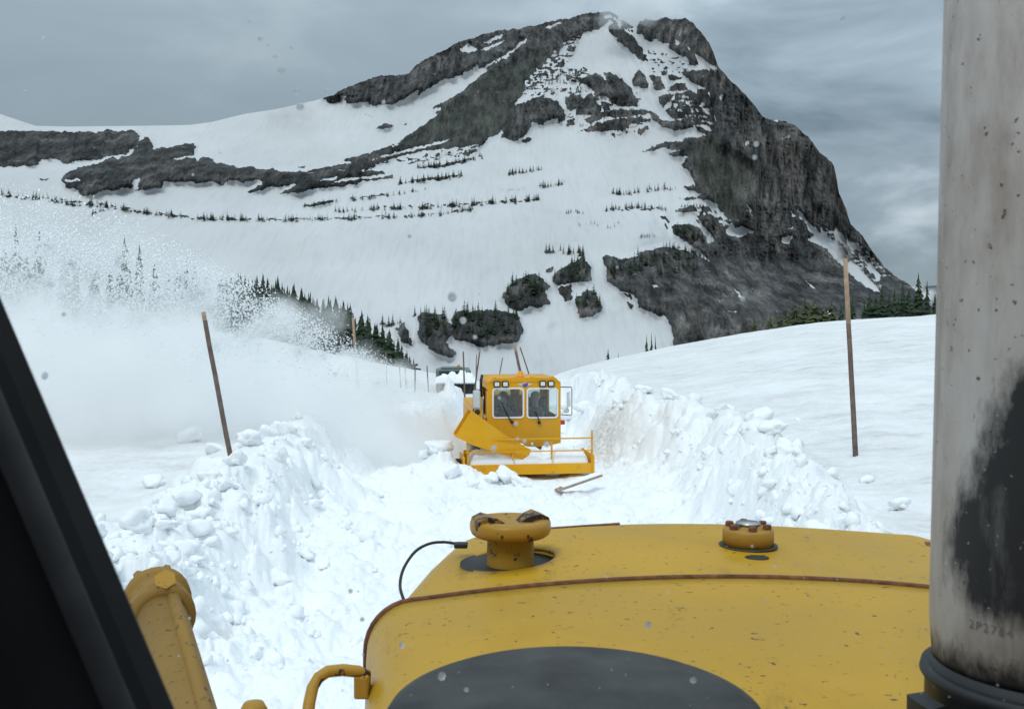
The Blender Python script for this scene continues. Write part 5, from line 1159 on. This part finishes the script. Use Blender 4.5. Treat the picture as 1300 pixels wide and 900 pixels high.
# ------------------------------------------------------------------ blown snow: soft body (volume) and grains
def plume():
    m, N, L, b = new_mat("blown_snow"); N.remove(b); out = N['Material Output']; vol = N.new("ShaderNodeVolumePrincipled")
    vol.inputs['Color'].default_value = (.997, .999, 1, 1); vol.inputs['Anisotropy'].default_value = -.25; L.new(vol.outputs[0], out.inputs['Volume'])
    tc = N.new("ShaderNodeTexCoord"); sp = N.new("ShaderNodeSeparateXYZ"); L.new(tc.outputs['Object'], sp.inputs[0])
    def mth(op, a, b_=None, c=None):
        n = N.new("ShaderNodeMath"); n.operation = op
        for i, v in enumerate((a, b_, c)):
            if v is None: continue
            if isinstance(v, (int, float)): n.inputs[i].default_value = v
            else: L.new(v, n.inputs[i])
        return n.outputs[0]
    def curve(src, lo, hi, pts):
        mr = N.new("ShaderNodeMapRange"); mr.inputs[1].default_value = lo; mr.inputs[2].default_value = hi; L.new(src, mr.inputs[0])
        fc = N.new("ShaderNodeFloatCurve"); L.new(mr.outputs[0], fc.inputs['Value']); cv = fc.mapping.curves[0]
        for i, (x, y) in enumerate(pts):
            x = (x - lo) / (hi - lo)
            if i == 0: cv.points[0].location = (x, y)
            elif i == len(pts) - 1: cv.points[-1].location = (x, y)
            else: cv.points.new(x, y)
        fc.mapping.update(); return fc.outputs[0]
    # object coordinates: x across the view, y away, z above the road
    X, Y, Z = sp.outputs
    # top of the dense body as metres above the road, scaled to 0..1 over 0..5
    zt = mth('MULTIPLY', curve(X, -16, 0, [(-16, .86), (-12, .82), (-10.4, .78), (-8, .73), (-6.6, .71), (-5.1, .68), (-4.2, .60), (-3.2, .48), (-2.2, .31), (-1.3, .19), (-.6, .10), (0, .05)]), 5.0)
    n = N.new("ShaderNodeTexNoise"); n.inputs['Scale'].default_value = .9; n.inputs['Detail'].default_value = 3; n.inputs['Roughness'].default_value = .62; L.new(tc.outputs['Object'], n.inputs['Vector'])
    h = mth('SUBTRACT', Z, zt)
    h2 = mth('ADD', h, mth('MULTIPLY', mth('SUBTRACT', n.outputs[0], .5), mth('MULTIPLY_ADD', X, .26, -1.6)))          # lumpy top
    vo = N.new("ShaderNodeTexVoronoi"); vo.feature = 'SMOOTH_F1'; vo.inputs['Scale'].default_value = .75; vo.inputs['Smoothness'].default_value = .35; L.new(tc.outputs['Object'], vo.inputs['Vector'])
    h2 = mth('ADD', h2, mth('MULTIPLY', mth('SUBTRACT', vo.outputs['Distance'], .42), 2.1))
    mr = N.new("ShaderNodeMapRange"); mr.interpolation_type = 'SMOOTHSTEP'; mr.inputs[1].default_value = .30; mr.inputs[2].default_value = -.55; L.new(h2, mr.inputs[0])
    ys = mth('SUBTRACT', 1.0, mth('POWER', mth('ABSOLUTE', mth('DIVIDE', mth('SUBTRACT', Y, 21.4), 2.9)), 2.5)); ys = mth('MAXIMUM', ys, 0.0); nearchute = N.new('ShaderNodeMapRange'); nearchute.interpolation_type = 'SMOOTHSTEP'; nearchute.inputs[1].default_value = 19.9; nearchute.inputs[2].default_value = 20.6; L.new(mth('SUBTRACT', Y, mth('MULTIPLY', mth('MAXIMUM', mth('ADD', X, 3.2), 0.0), .5)), nearchute.inputs[0]); farx = mth('MINIMUM', mth('MAXIMUM', mth('MULTIPLY', mth('ADD', X, 5.0), -.6), 0.0), 1.0); ys = mth('MULTIPLY', ys, mth('MAXIMUM', nearchute.outputs[0], farx))
    fx = curve(X, -16, 0, [(-16, .55), (-10, .6), (-7, .75), (-4, 1.0), (-2.4, 1.0), (-1.3, .85), (-.7, .2), (0, 0)])
    dens = mth('MULTIPLY', mth('MULTIPLY', mr.outputs[0], ys), fx)
    dens = mth('MULTIPLY', dens, mth('MAXIMUM', mth('MULTIPLY_ADD', n.outputs[0], 3.2, -.75), .12))
    # thin veil above the body
    mr2 = N.new("ShaderNodeMapRange"); mr2.interpolation_type = 'SMOOTHSTEP'; mr2.inputs[1].default_value = 1.9; mr2.inputs[2].default_value = -.3; L.new(h2, mr2.inputs[0])
    veil = mth('MULTIPLY', mth('MULTIPLY', mr2.outputs[0], ys), mth('MULTIPLY', fx, mth('MULTIPLY', mth('MINIMUM', mth('MULTIPLY', mth('ADD', X, 5.6), -.25), 1.6), .14)))
    L.new(mth('MULTIPLY', mth('MAXIMUM', mth('ADD', dens, veil), 0.0), 1.7), vol.inputs['Density'])
    q = MB(); q.box(-16, -.55, 18.5, 24.3, .05, 6.2); o = q.build("blown_snow", m)
    tag(o, "white plume of blown snow thrown left by the snow blower", "snow plume", kind='stuff')
    # grains: dense clots riding on the top of the plume, then loose spray
    cl = []
    spots = [(345, 402), (330, 412), (318, 425), (362, 415), (392, 436), (380, 446), (440, 476), (425, 474), (455, 484), (480, 486), (500, 497), (230, 352), (250, 372), (275, 395), (300, 425), (205, 380), (180, 405), (150, 330), (120, 350), (90, 335), (60, 360), (30, 350), (10, 380), (140, 385), (95, 395), (520, 512), (540, 520), (410, 450), (60, 310), (225, 400), (270, 440)]
    for px, py in spots:
        w = rng.uniform(.16, .42) * (1 if px < 420 else .7); k = int(620 * (w / .3) ** 2); D_ = rng.uniform(19.6, 20.8)
        c = P(px, py, D_); rr_ = rng.normal(0, 1, (k, 3)); rr_ *= (np.abs(rng.normal(0, .62, (k, 1))) / np.linalg.norm(rr_, axis=1, keepdims=True)) * w * 1.5
        cl.append(np.array(c) + rr_ * np.array([1.25, .8, 1.0]))
    cl = np.concatenate(cl)
    Nf = 46000; x = rng.uniform(-14, -1.2, Nf * 3); zt_ = np.interp(x, [-16, -12, -10.4, -8, -6.6, -5.1, -4.2, -3.2, -2.2, -1.3], np.array([.92, .88, .83, .79, .76, .71, .62, .50, .38, .28]) * 5)
    hh = rng.normal(.2, .7, Nf * 3) + .5 * fbm(x * .55, x * 0 + 7.3, 410, 3); hh = np.where(x > -5, hh * .6 - .15, hh); y = 21.0 + rng.normal(0, 1.1, Nf * 3); z = zt_ + hh
    keep = (fbm(x * 1.1, z * 1.1, 400, 3) + .35 * vnoise(x * 4, z * 4, 404) > rng.uniform(-.45, .55, Nf * 3)) & (z > .9) & (y > 18.7) & (y < 24); keep &= (hh < np.interp(x, [-14, -9, -6.5, -5, -3], [2.2, 1.9, .7, .1, .1]))
    x, y, z = [np.concatenate([v[keep][:Nf], cl[:, i]]) for i, v in enumerate((x, y, z))]; n_ = len(x)
    r = (.006 + .026 * rng.random(n_)**3.0) * np.interp(x, [-8, -5, -2], [1, .75, .4])
    base = np.array([(1, 0, 0), (-1, 0, 0), (0, 1, 0), (0, -1, 0), (0, 0, 1), (0, 0, -1)], float); tr = np.array([(0, 2, 4), (2, 1, 4), (1, 3, 4), (3, 0, 4), (2, 0, 5), (1, 2, 5), (3, 1, 5), (0, 3, 5)])
    jit = 1 + .5 * (rng.random((n_, 6, 1)) - .5); V = base[None] * jit * r[:, None, None] * (0.7 + .6 * rng.random((n_, 1, 3))) + np.stack([x, y, z], 1)[:, None, :]
    T_ = tr[None] + 6 * np.arange(n_)[:, None, None]
    g = link("flying_snow_grains", tri_mesh("flying_snow_grains", V.reshape(-1, 3), T_.reshape(-1, 3), M_fresh, True)); tag(g, "white grains and clots of snow flying in the spray on the left", "snow", kind='stuff')
plume()
def summit_cloud():
    m, N, L, b = new_mat("cloud_wisp"); N.remove(b); vol = N.new("ShaderNodeVolumePrincipled"); vol.inputs['Color'].default_value = (.98, .99, 1, 1); vol.inputs['Density'].default_value = .016; L.new(vol.outputs[0], N['Material Output'].inputs['Volume'])
    bm = bmesh.new(); bmesh.ops.create_icosphere(bm, subdivisions=4, radius=1)
    from mathutils import noise
    c = P(812, 8, 985); sx, sy, sz = 42, 40, 20
    for v in bm.verts: d = v.co.normalized(); k = 1 + .5 * noise.noise(d * 1.8 + Vector((3, 1, 2))) + .2 * noise.noise(d * 5); v.co = Vector((d.x * sx * k, d.y * sy * k, d.z * sz * k)) + c
    me = bpy.data.meshes.new("summit_cloud"); bm.to_mesh(me); bm.free(); me.materials.append(m); tag(link("summit_cloud", me), "pale wisp of cloud drifting over the notch beside the summit", "cloud", kind='stuff')
summit_cloud()
